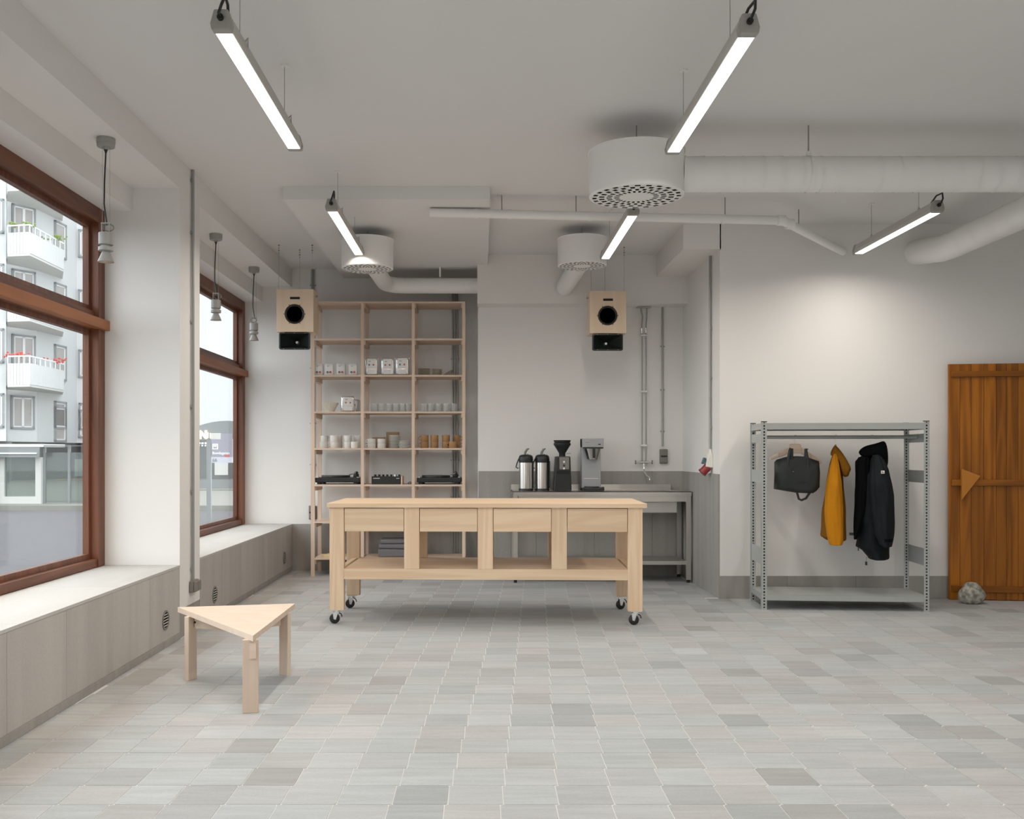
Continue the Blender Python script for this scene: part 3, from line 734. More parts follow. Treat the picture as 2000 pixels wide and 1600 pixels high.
for i, px in enumerate((623, 643.5, 666.5, 690)):
    pouch(px, 17.5, 22.5, z, WHITEBAG, ['leftmost small white coffee bag on the left shelf bay', 'second small white coffee bag from the left post', 'third small white coffee bag, right of the second', 'rightmost of the four small white coffee bags'][i], 'bag', 'small white coffee bags', False)
pouch(726, 25, 34.5, z, FOIL, 'silver foil coffee bag at left of the middle bay', 'bag', 'large foil coffee bags', True)
pouch(757.5, 26, 34, z, FOIL, 'shiny silver foil coffee bag with two red dots, middle of three', 'bag', 'large foil coffee bags', True, marks=((-1, REDP), (1, REDP)))
pouch(786, 26.5, 35.5, z, FOIL, 'silver foil coffee bag at right of the middle bay', 'bag', 'large foil coffee bags', True)
def plate(x, y, z, r, mat, label, group, h=.012, name='plate'):
    o = MB().lathe([(0, 0), (r*.6, 0), (r*.66, .001), (r, h*.95), (r, h*1.2), (r*.95, h*1.2), (r*.7, .005), (0, .005)], n=28).build(name, mat, smooth=True)
    o.location = (x, y, z); return tag(o, label, 'plate', group)
def stack_plates(px, n, z, r, mat, where, group, pitch, D=10.14):
    for k in range(n):
        q = n-1-k
        pos = 'top plate' if q == 0 else ('bottom plate' if k == 0 else ORD[q]+' plate from the top')
        plate(at(px, D), D, z+k*pitch, r, mat, pos+' of '+where, group, h=pitch*.75)
stack_plates(828.5, 6, z, .066, CREAMC, 'the wider cream stack on the right bay shelf', 'wide cream plate stack', .0135)
stack_plates(853.5, 5, z, .055, CREAMC, 'the narrower cream stack on the right bay shelf', 'narrow cream plate stack', .015)
o = MB().prism([(-.065, 0), (.06, 0), (.062, .018), (.02, .03), (.035, .062), (.028, .064), (-.03, .035), (-.065, .012)], -.06, .06).build('folded_napkins', LILAC2 if False else plain('folded_olive_cloth', (.22, .20, .15), .9, bump=.4), bevel=.004)
o.location = (at(878, 10.15), 10.15, z); tag(o, 'folded olive cloth slumped beside the cream plates', 'cloth')
# level 2
z = 1.706
g = empty('coffee_filters', (at(644.5), 10.12, z)); tag(g, 'nested stack of fluted white coffee filters', 'coffee filter')
for q in range(3):
    vs = []; n = 72
    for j, (r, h) in enumerate(((.045, 0), (.055, .03), (.085, .088))):
        for k in range(n):
            t = 2*PI*k/n; rr = r*(1+(.05 if k % 2 else -.05)*(j > 0))*(1-.012*q)
            vs.append((rr*math.cos(t), rr*math.sin(t), h+q*.004+.002))
    fs = [(j*n+k, j*n+(k+1) % n, (j+1)*n+(k+1) % n, (j+1)*n+k) for j in range(2) for k in range(n)]+[tuple(range(n))]
    MB().add(vs, fs).build('filter_cup', PAPER, g)
pouch(679, 27, 30, z, FOIL, 'slumped silver foil coffee bag beside the paper filters', 'bag', 'large foil coffee bags', True, marks=((-1, REDP), (1, REDP)), rz=.25)
pouch(696, 12, 25, z, FOIL, 'small foil coffee bag half hidden against the middle post', 'bag', 'large foil coffee bags', True, D=10.2, rz=-.5)
def glass(px, z, label, group):
    g = MB().lathe([(0, 0), (.036, 0), (.038, .004), (.0385, .088), (.0365, .088), (.035, .008), (0, .007)], n=24).build('drinking_glass', CLEAR, smooth=True)
    g.location = (at(px), 10.12, z); return tag(g, label, 'glass', group)
for i, px in enumerate((731.5, 745, 760, 773.5, 787, 797.5)):
    glass(px, z, 'clear straight glass, %s from the left in the middle bay' % ORD[i], 'glasses in the middle bay')
for i, px in enumerate((828, 842, 857, 871.5, 887)):
    glass(px, z, 'clear straight glass, %s from the left in the right bay' % ORD[i], 'glasses in the right bay')
# mugs
def mug_proto(name, mat, r, h, hs):
    b = MB().lathe([(0, 0), (r*.9, 0), (r, .006), (r, h), (r-.004, h), (r-.005, .01), (0, .009)], n=26).build(name, mat, smooth=True)
    if hs:
        a = [(hs*(r+.022*math.sin(t)-.002), 0, h*.5-math.cos(t)*h*.3) for t in [PI*k/8 for k in range(9)]]
        MB().tube(a, .0045, 8).build('handle', mat, b, smooth=True)
    return b
protos = {}
def mug(kind, mat, r, h, hs, px, z, label, group, D=10.1, rz=0):
    key = (kind, mat.name, hs)
    if key not in protos: o = mug_proto(kind, mat, r, h, hs); protos[key] = o
    else: o = copy_tree(protos[key])
    o.location = (at(px, D), D, z); o.rotation_euler = (0, 0, rz); return tag(o, label, 'cup', group)
z = 1.327; h1 = .0700
def mugs(lst, kind, mat, r, h, words_, group):
    for (px, n, hs, D, nm) in lst:
        for k in range(n):
            lab = ('%s %s %s' % ('upper' if k else 'lower', words_, nm)) if n == 2 else 'single %s %s' % (words_, nm)
            mug(kind, mat, r, h, hs, px, z+k*(h+.0008), lab, group, D)
GREENW = plain('pale_glazed_cup', (.66, .66, .62), .3)
mugs([(632.5, 1, 1, 10.08, 'leftmost in the left bay'), (634, 2, 1, 10.28, 'at the back left, behind the single one')], 'white_mug', GREENW, .040, .066, 'pale handled mug', 'cups in the left bay')
mugs([(652.5, 2, 0, 10.1, 'at left of the row'), (661, 2, 0, 10.22, 'set behind at left'), (679, 2, 0, 10.1, 'in the middle of the row'), (699, 2, 0, 10.2, 'nearest the middle post'), (693, 1, 0, 10.05, 'in front near the middle post')], 'white_beaker', WHITEC, .041, .066, 'white cup', 'cups in the left bay')
mugs([(726, 2, -1, 10.1, 'at left of the middle bay'), (745, 2, 0, 10.1, 'beside the tall plate stack')], 'short_white_cup', WHITEC, .043, .0485, 'short white cup', 'cups in the middle bay')
stack_plates(771, 9, z, .066, WHITEC, 'the tall white stack in the middle bay', 'tall white plate stack', .0152)
stack_plates(790, 5, z, .068, WHITEC, 'the low white stack in the middle bay', 'low white plate stack', .0150, D=10.07)
for (a, b, h, l) in ((755, 779, .172, 'tall brown cardboard box behind the white plates'), (728, 752, .115, 'low brown cardboard box behind the short white cups')):
    D = 10.30; o = B(-(b-a)/2*D/F, (b-a)/2*D/F, -.05, .05, 0, h).build('cardboard_box', BROWNB, bevel=.002)
    o.location = (at((a+b)/2, D), D, z); tag(o, l, 'box', 'boxes behind the crockery')
mugs([(829.5, 2, -1, 10.1, 'leftmost with visible handles'), (848.5, 2, 0, 10.1, 'second column from left'), (871, 2, 0, 10.1, 'third column from left'), (892, 2, 1, 10.16, 'at the right end'), (884.5, 1, -1, 10.04, 'in front of the right end')], 'tan_mug', TANC, .0415, .068, 'tan stoneware mug', 'tan mugs in the right bay')
# turntables + mixer
def turntable(px, z, label):
    g = empty('turntable', (at(px), 10.17, z))
    for a in (-.19, .19):
        for b in (-.13, .13): MB().cyl((a, b, 0), (a, b, .022), .026, 14).build('foot', RUBBER, g, smooth=True)
    B(-.232, .232, -.165, .165, .020, .070).build('plinth', BLACK, g, bevel=.008)
    MB().lathe([(0, .070), (.150, .070), (.152, .082), (.148, .092), (0, .092)], c=(-.04, 0, 0), n=40).build('platter', DKPL, g, smooth=True)
    MB().cyl((-.04, 0, .092), (-.04, 0, .10), .004, 8).build('spindle', CHROME, g)
    MB().cyl((.165, .07, .070), (.165, .07, .105), .030, 18).cyl((.165, .07, .105), (.165, .07, .125), .018, 14).build('arm_base', BLACK, g, smooth=True)
    MB().tube([(.165, .10, .115), (.165, .02, .118), (.15, -.07, .108), (.12, -.11, .100)], .005, 8).build('tone_arm', CHROME, g, smooth=True)
    MB().cyl((.165, .10, .115), (.165, .14, .115), .016, 12).build('counterweight', BLACK, g, smooth=True)
    MB().cyl((-.205, -.14, .07), (-.205, -.14, .079), .014, 12).build('start_button', CHROME, g, smooth=True)
    MB().cyl((.0, -.135, .07), (.0, -.135, .088), .005, 8).build('target_light', CHROME, g)
    B(.195, .215, -.10, .06, .07, .076).build('pitch_slider', CHROME, g)
    return tag(g, label, 'turntable', 'black turntables')
DKPL = plain('dark_platter', (.03, .03, .032), .35, .5)
turntable(662, .950, 'black turntable in the left shelf bay'); turntable(858.5, .950, 'black turntable in the right shelf bay')
g = empty('audio_mixer', (at(757), 10.13, .950)); tag(g, 'black audio mixer with knobs and wooden side cheeks', 'mixer')
B(-.156, .148, -.11, .12, 0, .082).build('mixer_body', BLACK, g, bevel=.002)
B(-.158, -.163, -.11, .12, 0, .082).build('wood_cheek', PINE[1], g); B(.149, .162, -.112, .12, 0, .084).build('wood_cheek', TEAKL if False else PINE[1], g)
for k in range(7):
    MB().cyl((-.125+k*.042, -.07, .082), (-.125+k*.042, -.07, .102), .011, 12).build('knob', BLACK if k != 5 else CHROME, g, smooth=True)
    MB().cyl((-.125+k*.042, -.01, .082), (-.125+k*.042, -.01, .100), .009, 12).build('knob', BLACK, g, smooth=True)
for k, (a, w_) in enumerate(((-.138, .010), (-.124, .012), (-.108, .009), (-.096, .011), (-.082, .010))): B(a, a+w_, -.1115, -.11, .059, .067).build('printed_mark', WHITEM, g)
for a in (.100, .111, .122): B(a, a+.009, -.1115, -.11, .060, .066).build('printed_mark', WHITEM, g)
cb = MB().tube([(at(797), 10.1, .962), (at(801), 10.13, .975), (at(804), 10.08, .965), (at(800), 10.06, .956), (at(797.5), 10.12, .956)], .004, 8).build('audio_cable', DGREY, smooth=True); tag(cb, 'coiled grey audio cable right of the mixer', 'cable')
# low shelf things
for i, (w_, h, zz, rz, l) in enumerate(((.30, .085, .190, .02, 'folded grey cloth at the bottom of the pile on the lowest shelf'), (.28, .05, .277, -.05, 'folded grey cloth in the middle of the lowest shelf pile'), (.26, .045, .329, .04, 'folded grey cloth topmost on the lowest shelf pile'))):
    o = B(-w_/2, w_/2, -.14, .14, 0, h).build('folded_cloth', LILAC, bevel=.015, smooth=True); o.location = (XP(768, 10.15), 10.18, zz); o.rotation_euler = (0, 0, rz); tag(o, l, 'cloth', 'folded cloths on the lowest shelf')
o = MB().loft([(0, 0, .07, 0, .10), (.012, 0, .075, 0, .10), (.022, .01, .05, 0, .07), (.03, .02, .03, 0, .04)], n=16, wr=.004).build('crumpled_bag', plain('yellow_white_plastic', (.72, .58, .32), .4), smooth=True); o.location = (XP(640, 10.1), 10.15, .190)
tag(o, 'crumpled yellow packet on the lowest left shelf', 'packet')

# ============================================================ SPEAKERS
def speaker(xc, yf, label, ceilz, sidewire):
    g = empty('hanging_speaker', (xc, yf, 2.43)); w2, h, d = .176, .408, .27
    bx = B(-w2, w2, 0, d, 0, h).build('cabinet', PLY, g, bevel=.002)
    B(-.047, .047, -.0015, .004, .312, .334).build('port_slot', BLACKM, g)
    zc, xs_ = .170, -.004
    MB().lathe([(.094, .0), (.094, .005), (.086, .007), (.078, .002), (.045, -.02), (.032, -.022), (.030, -.010), (0, -.004)], c=(xs_, 0, zc), n=40, axis='Y').build('woofer', WOOF, g, smooth=True)
    for k in range(6):
        t = PI/3*k; MB().cyl((xs_+.100*math.cos(t), -.004, zc+.100*math.sin(t)), (xs_+.100*math.cos(t), 0, zc+.100*math.sin(t)), .0045, 8).build('screw', BLACK, g)
    # horn
    hn = empty('horn', (-.004, 0, -.0)); hn.parent = g
    hw, hz0, hz1 = .148, -.168, -.006
    def rr(w_, za, zb, c_, y):
        pts = []
        for (cx, cz, a0) in ((w_-c_, zb-c_, 0), (-w_+c_, zb-c_, PI/2), (-w_+c_, za+c_, PI), (w_-c_, za+c_, 1.5*PI)):
            for k in range(5): t = a0+PI/2*k/4; pts.append((cx+c_*math.cos(t), y, cz+c_*math.sin(t)))
        return pts
    L0 = [rr(hw, hz0, hz1, .018, .02), rr(hw, hz0, hz1, .018, -.004), rr(hw-.012, hz0+.014, hz1-.012, .012, -.006), rr(hw-.016, hz0+.018, hz1-.016, .010, .004), rr(.055, hz0+.045, hz1-.045, .02, .10), rr(.02, -.107, -.067, .018, .15)]
    vs = [p for l in L0 for p in l]; n = 20
    fs = [(j*n+k, j*n+(k+1) % n, (j+1)*n+(k+1) % n, (j+1)*n+k) for j in range(len(L0)-1) for k in range(n)]+[tuple((len(L0)-1)*n+k for k in range(n))]
    MB().add(vs, fs).build('horn_flare', HORN, hn, smooth=True, ang=30)
    MB().cyl((0, .12, -.087), (0, .15, -.087), .012, 12).build('horn_throat', CHROME, hn, smooth=True)
    for a in (-.10, 0, .10):
        for zz in (hz0+.007, hz1-.006): MB().cyl((a, -.008, zz), (a, -.005, zz), .003, 6).build('screw', CHROME, hn)
    MB().box(-.10, .10, .03, .2, -.03, 0).build('horn_bracket', BLACK, hn)
    for (wx, wy) in ((-w2+.016, .03), (w2-.016, .03), (.0, d-.03)):
        MB().cyl((wx, wy, h), (wx, wy, ceilz-2.43-.10), .0014, 6).build('hanging_wire', CONDUIT, g)
        c_ = MB()
        for q in range(4): c_.lathe([(.005, -.004), (.009, 0), (.005, .004)], c=(wx, wy, ceilz-2.43-.09+q*.024), n=8, axis='Y' if q % 2 else 'X')
        c_.build('hanging_chain', CONDUIT, g)
    sx = sidewire*w2
    MB().cyl((sx, .12, h-.05), (sx+sidewire*.02, .12, h-.05), .008, 8).build('side_bolt', CONDUIT, g)
    return tag(g, label, 'speaker', 'hanging wooden speakers')
WOOF = plain('black_speaker_cone', (.010, .012, .012), .45); HORN = plain('black_horn_plastic', (.012, .016, .015), .4)
speaker(-1.777, 9.2, 'wooden hanging speaker with black horn left of the shelving', HC, 1)
speaker(1.222, 9.3, 'wooden hanging speaker with black horn over the sink table', HC, -1)

# ============================================================ SINK TABLE
TX0, TX1, TY0, TY1, TZ = .308, 2.062, 9.46, 9.965, .897
sk = empty('steel_sink_table', ((TX0+TX1)/2, TY0, 0)); sox = (TX0+TX1)/2; tag(sk, 'long stainless steel sink table with lower shelf', 'sink')
def sb(a, b, c, d, e, f, nm, mat=STEEL, **kw): return B(a-sox, b-sox, c-TY0, d-TY0, e, f).build(nm, mat, sk, **kw)
SX0, SX1 = 1.43, 1.93
m = MB()
for (a, b, c, d) in ((TX0, SX0, TY0, TY1), (SX1, TX1, TY0, TY1), (SX0, SX1, TY0, TY0+.06), (SX0, SX1, TY1-.08, TY1)): m.box(a-sox, b-sox, c-TY0, d-TY0, TZ-.006, TZ)
m.box(TX0-sox, TX1-sox, 0, .004, TZ-.04, TZ); m.box(TX0-sox, TX0-sox+.004, 0, TY1-TY0, TZ-.04, TZ)
m.build('worktop', STEEL, sk)
sb(TX0, 1.955, TY1-.012, TY1, TZ-.01, TZ+.055, 'splashback')
sb(TX0+.06, TX1-.05, TY0+.02, TY0+.03, TZ-.10, TZ-.04, 'apron')
m = MB(); d_ = TZ-.21
m.box(SX0-sox, SX1-sox, .06, .064, d_, TZ-.005); m.box(SX0-sox, SX1-sox, TY1-TY0-.084, TY1-TY0-.08, d_, TZ-.005); m.box(SX0-sox-.002, SX0-sox+.002, .06, .42, d_, TZ-.005); m.box(SX1-sox-.002, SX1-sox+.002, .06, .42, d_, TZ-.005); m.box(SX0-sox, SX1-sox, .06, .42, d_-.004, d_)
m.build('sink_basin', STEELD, sk, bevel=.012, smooth=True)
sb(TX0+.05, TX1-.05, TY0+.01, TY1-.02, .178, .214, 'lower_shelf', STEELD)
for (a, b) in ((TX0+.005, TX0+.05), (TX1-.052, TX1-.004)):
    for (c, d) in ((TY0+.005, TY0+.045), (TY1-.05, TY1-.01)):
        lg = sb(a, b, c, d, .03, TZ-.04, 'leg'); MB().cyl(((a+b)/2-sox, (c+d)/2-TY0, 0), ((a+b)/2-sox, (c+d)/2-TY0, .03), .016, 12).build('foot', BLACK, lg)
# airpots
def airpot(px, label, tilt):
    D = 9.66; g = empty('airpot', (XP(px, D), D, TZ))
    MB().lathe([(0, 0), (.072, 0), (.072, .022), (.068, .024), (0, .024)], n=32).build('base', BLACK, g, smooth=True)
    MB().lathe([(.068, .022), (.069, .285), (.060, .29)], n=36).build('steel_body', STEELP, g, smooth=True)
    MB().lathe([(.069, .282), (.071, .29), (.071, .335), (.064, .352), (.045, .362), (0, .364)], n=32).build('lid', BLACK, g, smooth=True)
    MB().tube([(-.01, .0, .355), (-.005, 0, .385), (.012, 0, .415), (.034, 0, .422)], [.013, .012, .011, .006], 10).build('pump_spout', DGREY, g, smooth=True)
    MB().tube([(.01, -.03, .362), (.045, -.03, .345), (.066, -.02, .31)], .009, 8).build('lever', BLACK, g, smooth=True)
    MB().tube([(-.069, 0, .325), (-.09, 0, .27), (-.098, 0, .235), (-.075, 0, .225)], .006, 8).build('carry_handle', BLACK, g, smooth=True)
    MB().box(.064, .078, -.03, .03, .03, .30).build('back_spine', BLACK, g, bevel=.004)
    return tag(g, label, 'thermos', 'steel airpots on the sink table')
STEELP = plain('polished_steel', (.62, .59, .56), .22, 1.0)
airpot(1027, 'steel airpot thermos at the left end of the sink table', 0); airpot(1059, 'steel airpot thermos next to the coffee grinder', 0)
# grinder
D = 9.66; g = empty('coffee_grinder', (XP(1098, D), D, TZ)); tag(g, 'black coffee grinder with funnel hopper', 'coffee grinder')
MB().prism([(-.092, 0), (.087, 0), (.083, .12), (.074, .345), (-.07, .345), (-.083, .12)], -.09, .10).build('grinder_body', BLACK, g, bevel=.010)
B(-.035, .062, -.096, -.088, .215, .335).build('control_panel', DGREY, g, bevel=.004)
for zz, mm in ((.290, CHROME), (.255, BLACK), (.225, CHROME)): MB().cyl((.010, -.10, zz), (.010, -.095, zz), .010, 12).build('button', mm, g, smooth=True)
B(-.06, .06, -.094, -.088, .17, .20).build('chute_recess', BLACKM, g)
MB().lathe([(0, .345), (.032, .345), (.032, .375), (.075, .445), (.086, .46), (.086, .475), (.078, .48), (.086, .50), (.086, .507), (0, .507)], n=32).build('hopper', BLACK, g, smooth=True)
MB().cyl((.04, 0, .372), (.088, 0, .376), .004, 8).build('dial_lever', CONDUIT, g)
# brewer
D = 9.66; g = empty('coffee_brewer', (XP(1155, D), D, TZ)); tag(g, 'tall brushed steel filter coffee brewer', 'coffee machine')
BRG = plain('brewer_grey_steel', (.36, .37, .385), .4, .5)
B(-.098, .092, -.02, .13, .0, .525).build('brewer_column', BRG, g, bevel=.004)
B(-.098, .106, -.13, .13, .435, .523).build('brewer_head', BRG, g, bevel=.004)
B(-.090, .104, -.128, .1, .422, .436).build('head_trim', BLACK, g)
MB().lathe([(.048, .315), (.088, .422), (.084, .422), (.044, .315), (0, .315)], c=(.005, -.065, 0), n=32).build('filter_basket', STEELP, g, smooth=True)
B(-.006, .022, -.160, -.145, .33, .43).build('basket_handle', BLACK, g, bevel=.004)
MB().beam((-.075, -.09, .42), (-.045, -.09, .32), .01, .012).build('basket_rail', BLACK, g)
B(-.075, .065, -.023, -.018, .122, .127).build('trim_line', WHITEM, g)
B(-.098, .11, -.11, .13, .0, .035).build('base', BLACK, g, bevel=.006)
MB().lathe([(0, .035), (.075, .035), (.075, .045), (0, .045)], c=(0, -.03, 0), n=28).build('hot_plate', BLACK, g, smooth=True)
MB().cyl((.10, -.02, .02), (.125, -.02, .022), .02, 14).build('side_knob', BLACK, g, smooth=True)
B(.052, .078, -.1315, -.129, .458, .468).build('power_switch', BLACK, g); B(-.075, -.035, -.1315, -.129, .480, .484).build('printed_mark', DGREY, g)
# tap
D = 9.93; g = empty('wall_tap', (XP(1258, D), YK, ZP(903, D))); tag(g, 'chrome wall tap fed by two vertical pipes', 'tap')
q = -.055
for dx in (-.020, .020):
    MB().cyl((dx, q, .01), (dx, q, 1.36), .007, 12).build('supply_pipe', CHROMED if False else CONDUIT, g, smooth=True)
    MB().tube([(dx, q, 1.36), (dx*1.1, q, 1.42), (dx*1.1+.008, q, 1.50), (dx*1.5, q, 1.585)], .008, 10).build('flexible_hose', CONDUIT, g, smooth=True)
    MB().cyl((dx, q, 1.33), (dx, q, 1.38), .010, 12).build('union_nut', CHROME, g, smooth=True)
B(-.07, .07, -.085, -.015, 1.592, 1.601).build('ceiling_flange', STEELD, g)
for zz in (1.30, .72, .165): B(-.033, .033, q-.012, 0, zz, zz+.016).build('pipe_clip', CHROME, g)
MB().cyl((-.05, q, 0), (.05, q, 0), .014, 14).build('mixer_body', CHROME, g, smooth=True)
for s_ in (-1, 1):
    MB().cyl((s_*.05, q, 0), (s_*.085, q, 0), .008, 10).build('valve_stem', CHROME, g, smooth=True)
    hm = MB()
    for k in range(4): t = PI/4+PI/2*k; hm.cyl((s_*.085, q, 0), (s_*.085, q+.022*math.cos(t), .022*math.sin(t)), .006, 8)
    hm.build('cross_handle', DGREY, g, smooth=True)
MB().tube([(0, q, 0), (0, q, -.06), (.0, q-.03, -.10), (.015, q-.10, -.14), (.03, q-.14, -.15), (.035, q-.15, -.18)], .008, 10).build('spout', CHROME, g, smooth=True)

# ============================================================ CLOTHES RACK
RA = math.radians(-5.0); rk = empty('metal_clothes_rack', (2.277, 7.835, 0), RA); tag(rk, 'grey perforated steel shelving used as a clothes rack', 'clothes rack')
RW, RD, RH = 1.315, .50, 1.525
SLOT = plain('slot_shade', (.03, .03, .03), .8)  # near-black colour for the shade inside the hollow posts
def post(x, y, sx, sy):
    m = MB(); wv = .042
    xa, xb = (x, x+wv*sx); ya = y
    lo_, hi_ = min(xa, xb), max(xa, xb)
    m.box(lo_, lo_+.014, ya, ya+.002, 0, RH); m.box(hi_-.014, hi_, ya, ya+.002, 0, RH)
    k = 0; zz = .0
    while zz < RH-.01:
        m.box(lo_+.014, hi_-.014, ya, ya+.002, zz, zz+(.010 if k % 2 else .013)); zz += .025; k += 1
    m.box(x if sx > 0 else x-.002, x+.002 if sx > 0 else x, ya, ya+sy*.035, 0, RH)
    p = m.build('post', GALV, rk)
    B(lo_+.013, hi_-.013, ya+.008, ya+.010, 0.002, RH-.002).build('slot_shade_strip', SLOT, p)  # dark strip stands in for the shade seen through the slots
    B(lo_-.001, hi_+.001, ya-.001, ya+.022, RH, RH+.006).build('end_cap', BLACK, p)
    B(lo_-.001, hi_+.001, ya-.001, ya+.022, 0, .01).build('foot_cap', GALV, p)
post(0, 0, 1, 1); post(RW, 0, -1, 1); post(0, RD-.04, 1, 1); post(RW, RD-.04, -1, 1)
def tray(z0, z1, nm):
    m = MB(); m.box(.003, RW-.003, .003, RD-.003, z1-.002, z1)
    m.box(.03, RW-.03, .004, .006, z0, z1); m.box(.03, RW-.03, RD-.006, RD-.004, z0, z1); m.box(.004, .006, .03, RD-.03, z0, z1); m.box(RW-.006, RW-.004, .03, RD-.03, z0, z1)
    m.box(.03, RW-.03, .004, .022, z0, z0+.002)
    m.build(nm, GALVL, rk)
GALVL = plain('grey_painted_steel', (.40, .42, .41), .42, .2)
tray(.075, .122, 'bottom_shelf'); tray(RH-.062, RH-.01, 'top_shelf')
for z0, z1 in ((1.03, 1.13), (.36, .50), (1.36, 1.43)):
    for x in (.006, RW-.008): B(x, x+.002, .02, RD-.02, z0, z1).build('side_plate', GALVL, rk)
MB().cyl((.008, RD/2, 1.405), (RW-.008, RD/2, 1.405), .0145, 16).build('hanging_rail', GALVL, rk, smooth=True)
rz0, ry = 1.405, RD/2
def rk_x(px):  # rack-local x of a pixel column near the rail
    Y = 8.05; X = XP(px, Y); return (X-2.277)*math.cos(RA)+(Y-7.835)*math.sin(RA)
def RP(px, yl):  # world location on the rail line
    lx = rk_x(px); c, s_ = math.cos(RA), math.sin(RA)
    return (2.277+lx*c-(ry+yl)*s_, 7.835+lx*s_+(ry+yl)*c)
def zz8(v): return ZP(v, 8.05)
sc8 = 8.05/F
def hook(parent, x, ztop=0.0, zneck=-.075):
    MB().tube([(x+.014, 0, .010), (x+.010, 0, .016), (x, 0, .0185), (x-.012, 0, .010), (x-.012, 0, -.006), (x-.002, 0, -.022), (x, 0, zneck)], .0018, 6).build('hanger_hook', CHROME, parent, smooth=True)
# bag with hanger
bx_, by_ = RP(1553, 0); 
h1_ = empty('coat_hanger', (bx_, by_, rz0)); tag(h1_, 'wooden coat hanger carrying the black bag', 'hanger'); hook(h1_, 0)
def q8(u, v): return ((1440+u/3.9025-1553)*sc8, zz8(800+v/3.9025)-rz0)
MB().prism([q8(400, 268), q8(415, 262), q8(475, 262), q8(487, 272), q8(487, 335), q8(400, 335)], -.012, .012).prism([q8(487, 285), q8(560, 335), q8(560, 385), q8(487, 335)], -.012, .012).prism([q8(560, 335), q8(637, 385), q8(640, 412), q8(625, 420), q8(560, 380)], -.012, .012).prism([q8(400, 290), q8(400, 335), q8(320, 365), q8(320, 325)], -.012, .012).prism([q8(320, 325), q8(320, 360), q8(252, 388), q8(247, 368)], -.012, .012).build('hanger_arms', ASH[0], h1_, bevel=.005)
bgt = empty('tote_bag', (bx_, by_, zz8(962))); dzb = rz0-zz8(962)
tag(bgt, 'black nylon bag hung by its handles from a wooden hanger', 'bag')
def q9(u, v): a = q8(u, v); return (a[0], a[1]+dzb)
out = [q9(*p) for p in ((268, 400), (285, 382), (350, 362), (430, 355), (510, 358), (560, 378), (605, 392), (610, 480), (612, 590), (585, 620), (560, 637), (500, 636), (430, 633), (340, 618), (268, 605), (268, 500))]
MB().pillow(out, -.055, .05, rings=((1, 0), (.985, .35), (.93, .75), (.75, 1), (.4, 1.05)), jit=.030).build('bag_body', BAGF, bgt, smooth=True, ang=50)
for (a, b) in (((358, 400), (388, 300)), ((512, 385), (496, 300))):
    s1 = 1 if a[0] < 400 else -1
    pts = [q9(a[0], 440), q9(a[0]+4*s1, 380), q9(a[0]+18*s1, 310), q9(b[0]-8*s1, b[1]), q9(b[0], 300), q9(b[0]+2*s1, 380)]
    m = MB(); P = [Vector((p[0], -.095 if i < 5 else -.09, p[1])) for i, p in enumerate(pts)]
    for p, q in zip(P, P[1:]): m.beam(p, q+(q-p).normalized()*.004, .004, .030, up=(1, 0, 0.01))
    m2 = MB().tube(P, .013, 8); m2.build('handle', BAGF, bgt, smooth=True)
MB().tube([(q9(440, 625)[0], -.05, q9(440, 625)[1]), (q9(455, 680)[0], -.05, q9(455, 680)[1]), (q9(475, 690)[0], -.05, q9(475, 690)[1]), (q9(510, 675)[0], -.05, q9(510, 675)[1]), (q9(540, 630)[0], -.05, q9(540, 630)[1])], .010, 8).build('strap_loop', BAGF, bgt, smooth=True)
MB().cyl((q9(395, 472)[0], -.108, q9(395, 472)[1]), (q9(395, 472)[0], -.098, q9(395, 472)[1]), .004, 8).build('stud', CHROME, bgt)
# jackets
def u10(u, v): return (1590+u/5.928, 850+v/5.928)
def hang_frame(px):
    x, y = RP(px, 0); th = math.atan2(x, y); return x, y, th
def jp(u, v, t, fr, zbase):   # local (x, z) at depth t behind the hook
    x, y, th = fr; pa, py = u10(u, v); Y = y+t*math.cos(th)
    return ((pa-(PX+F*x/y))*Y*math.cos(th)/F, ZP(py, Y)-zbase)
def sect(lst, fr, yc_fun, hd_fun, zbase):
    out = []
    for v, a, b in lst:
        t = yc_fun(v); xa, z_ = jp(a, v, t, fr, zbase); xb, _ = jp(b, v, t, fr, zbase)
        out.append((z_, (xa+xb)/2, (xb-xa)/2, t, hd_fun(v)))
    return out
def dens(lst, k=5):
    o = []
    for p, q in zip(lst, lst[1:]):
        for i in range(k): o.append(tuple(a+(b-a)*i/k for a, b in zip(p, q)))
    o.append(lst[-1]); return o
fr = hang_frame(1630.5); jx, jy, th = fr; zb = zz8(1066)
h2 = empty('coat_hanger', (jx, jy, rz0), -th); tag(h2, 'wooden coat hanger inside the mustard jacket', 'hanger'); hook(h2, 0)
MB().prism([(-.08, -.10), (-.03, -.075), (0, -.062), (.03, -.075), (.12, -.12), (.12, -.135), (.0, -.095), (-.08, -.115)], -.008, .008, axis='X').build('hanger_arms', ASH[1], h2, bevel=.003)
jk = empty('mustard_jacket', (jx, jy, zb), -th); tag(jk, 'mustard yellow hooded canvas jacket on a hanger', 'jacket')
MB().loft(dens(sect([(235, 205, 300), (330, 175, 318), (560, 137, 342), (850, 98, 362), (1000, 82, 367), (1165, 66, 372), (1215, 150, 372)], fr, lambda v: .03, lambda v: .05+.13*min(1, (v-235)/200), zb)), n=40, wr=.010, seed=1).build('jacket_body', MUSTARDD, jk, smooth=True, sub=1, ang=80)
MB().loft(dens(sect([(215, 232, 262), (260, 208, 280), (400, 172, 302), (560, 142, 316), (700, 128, 326), (850, 118, 335), (1000, 126, 336), (1150, 146, 336), (1240, 166, 334), (1275, 186, 322)], fr, lambda v: -.10-.05*min(1, max(0, (v-215)/300)), lambda v: .035+.030*min(1, (v-215)/300), zb)), n=36, wr=.008, seed=4).build('front_sleeve', MUSTARD, jk, smooth=True, sub=1, ang=80)
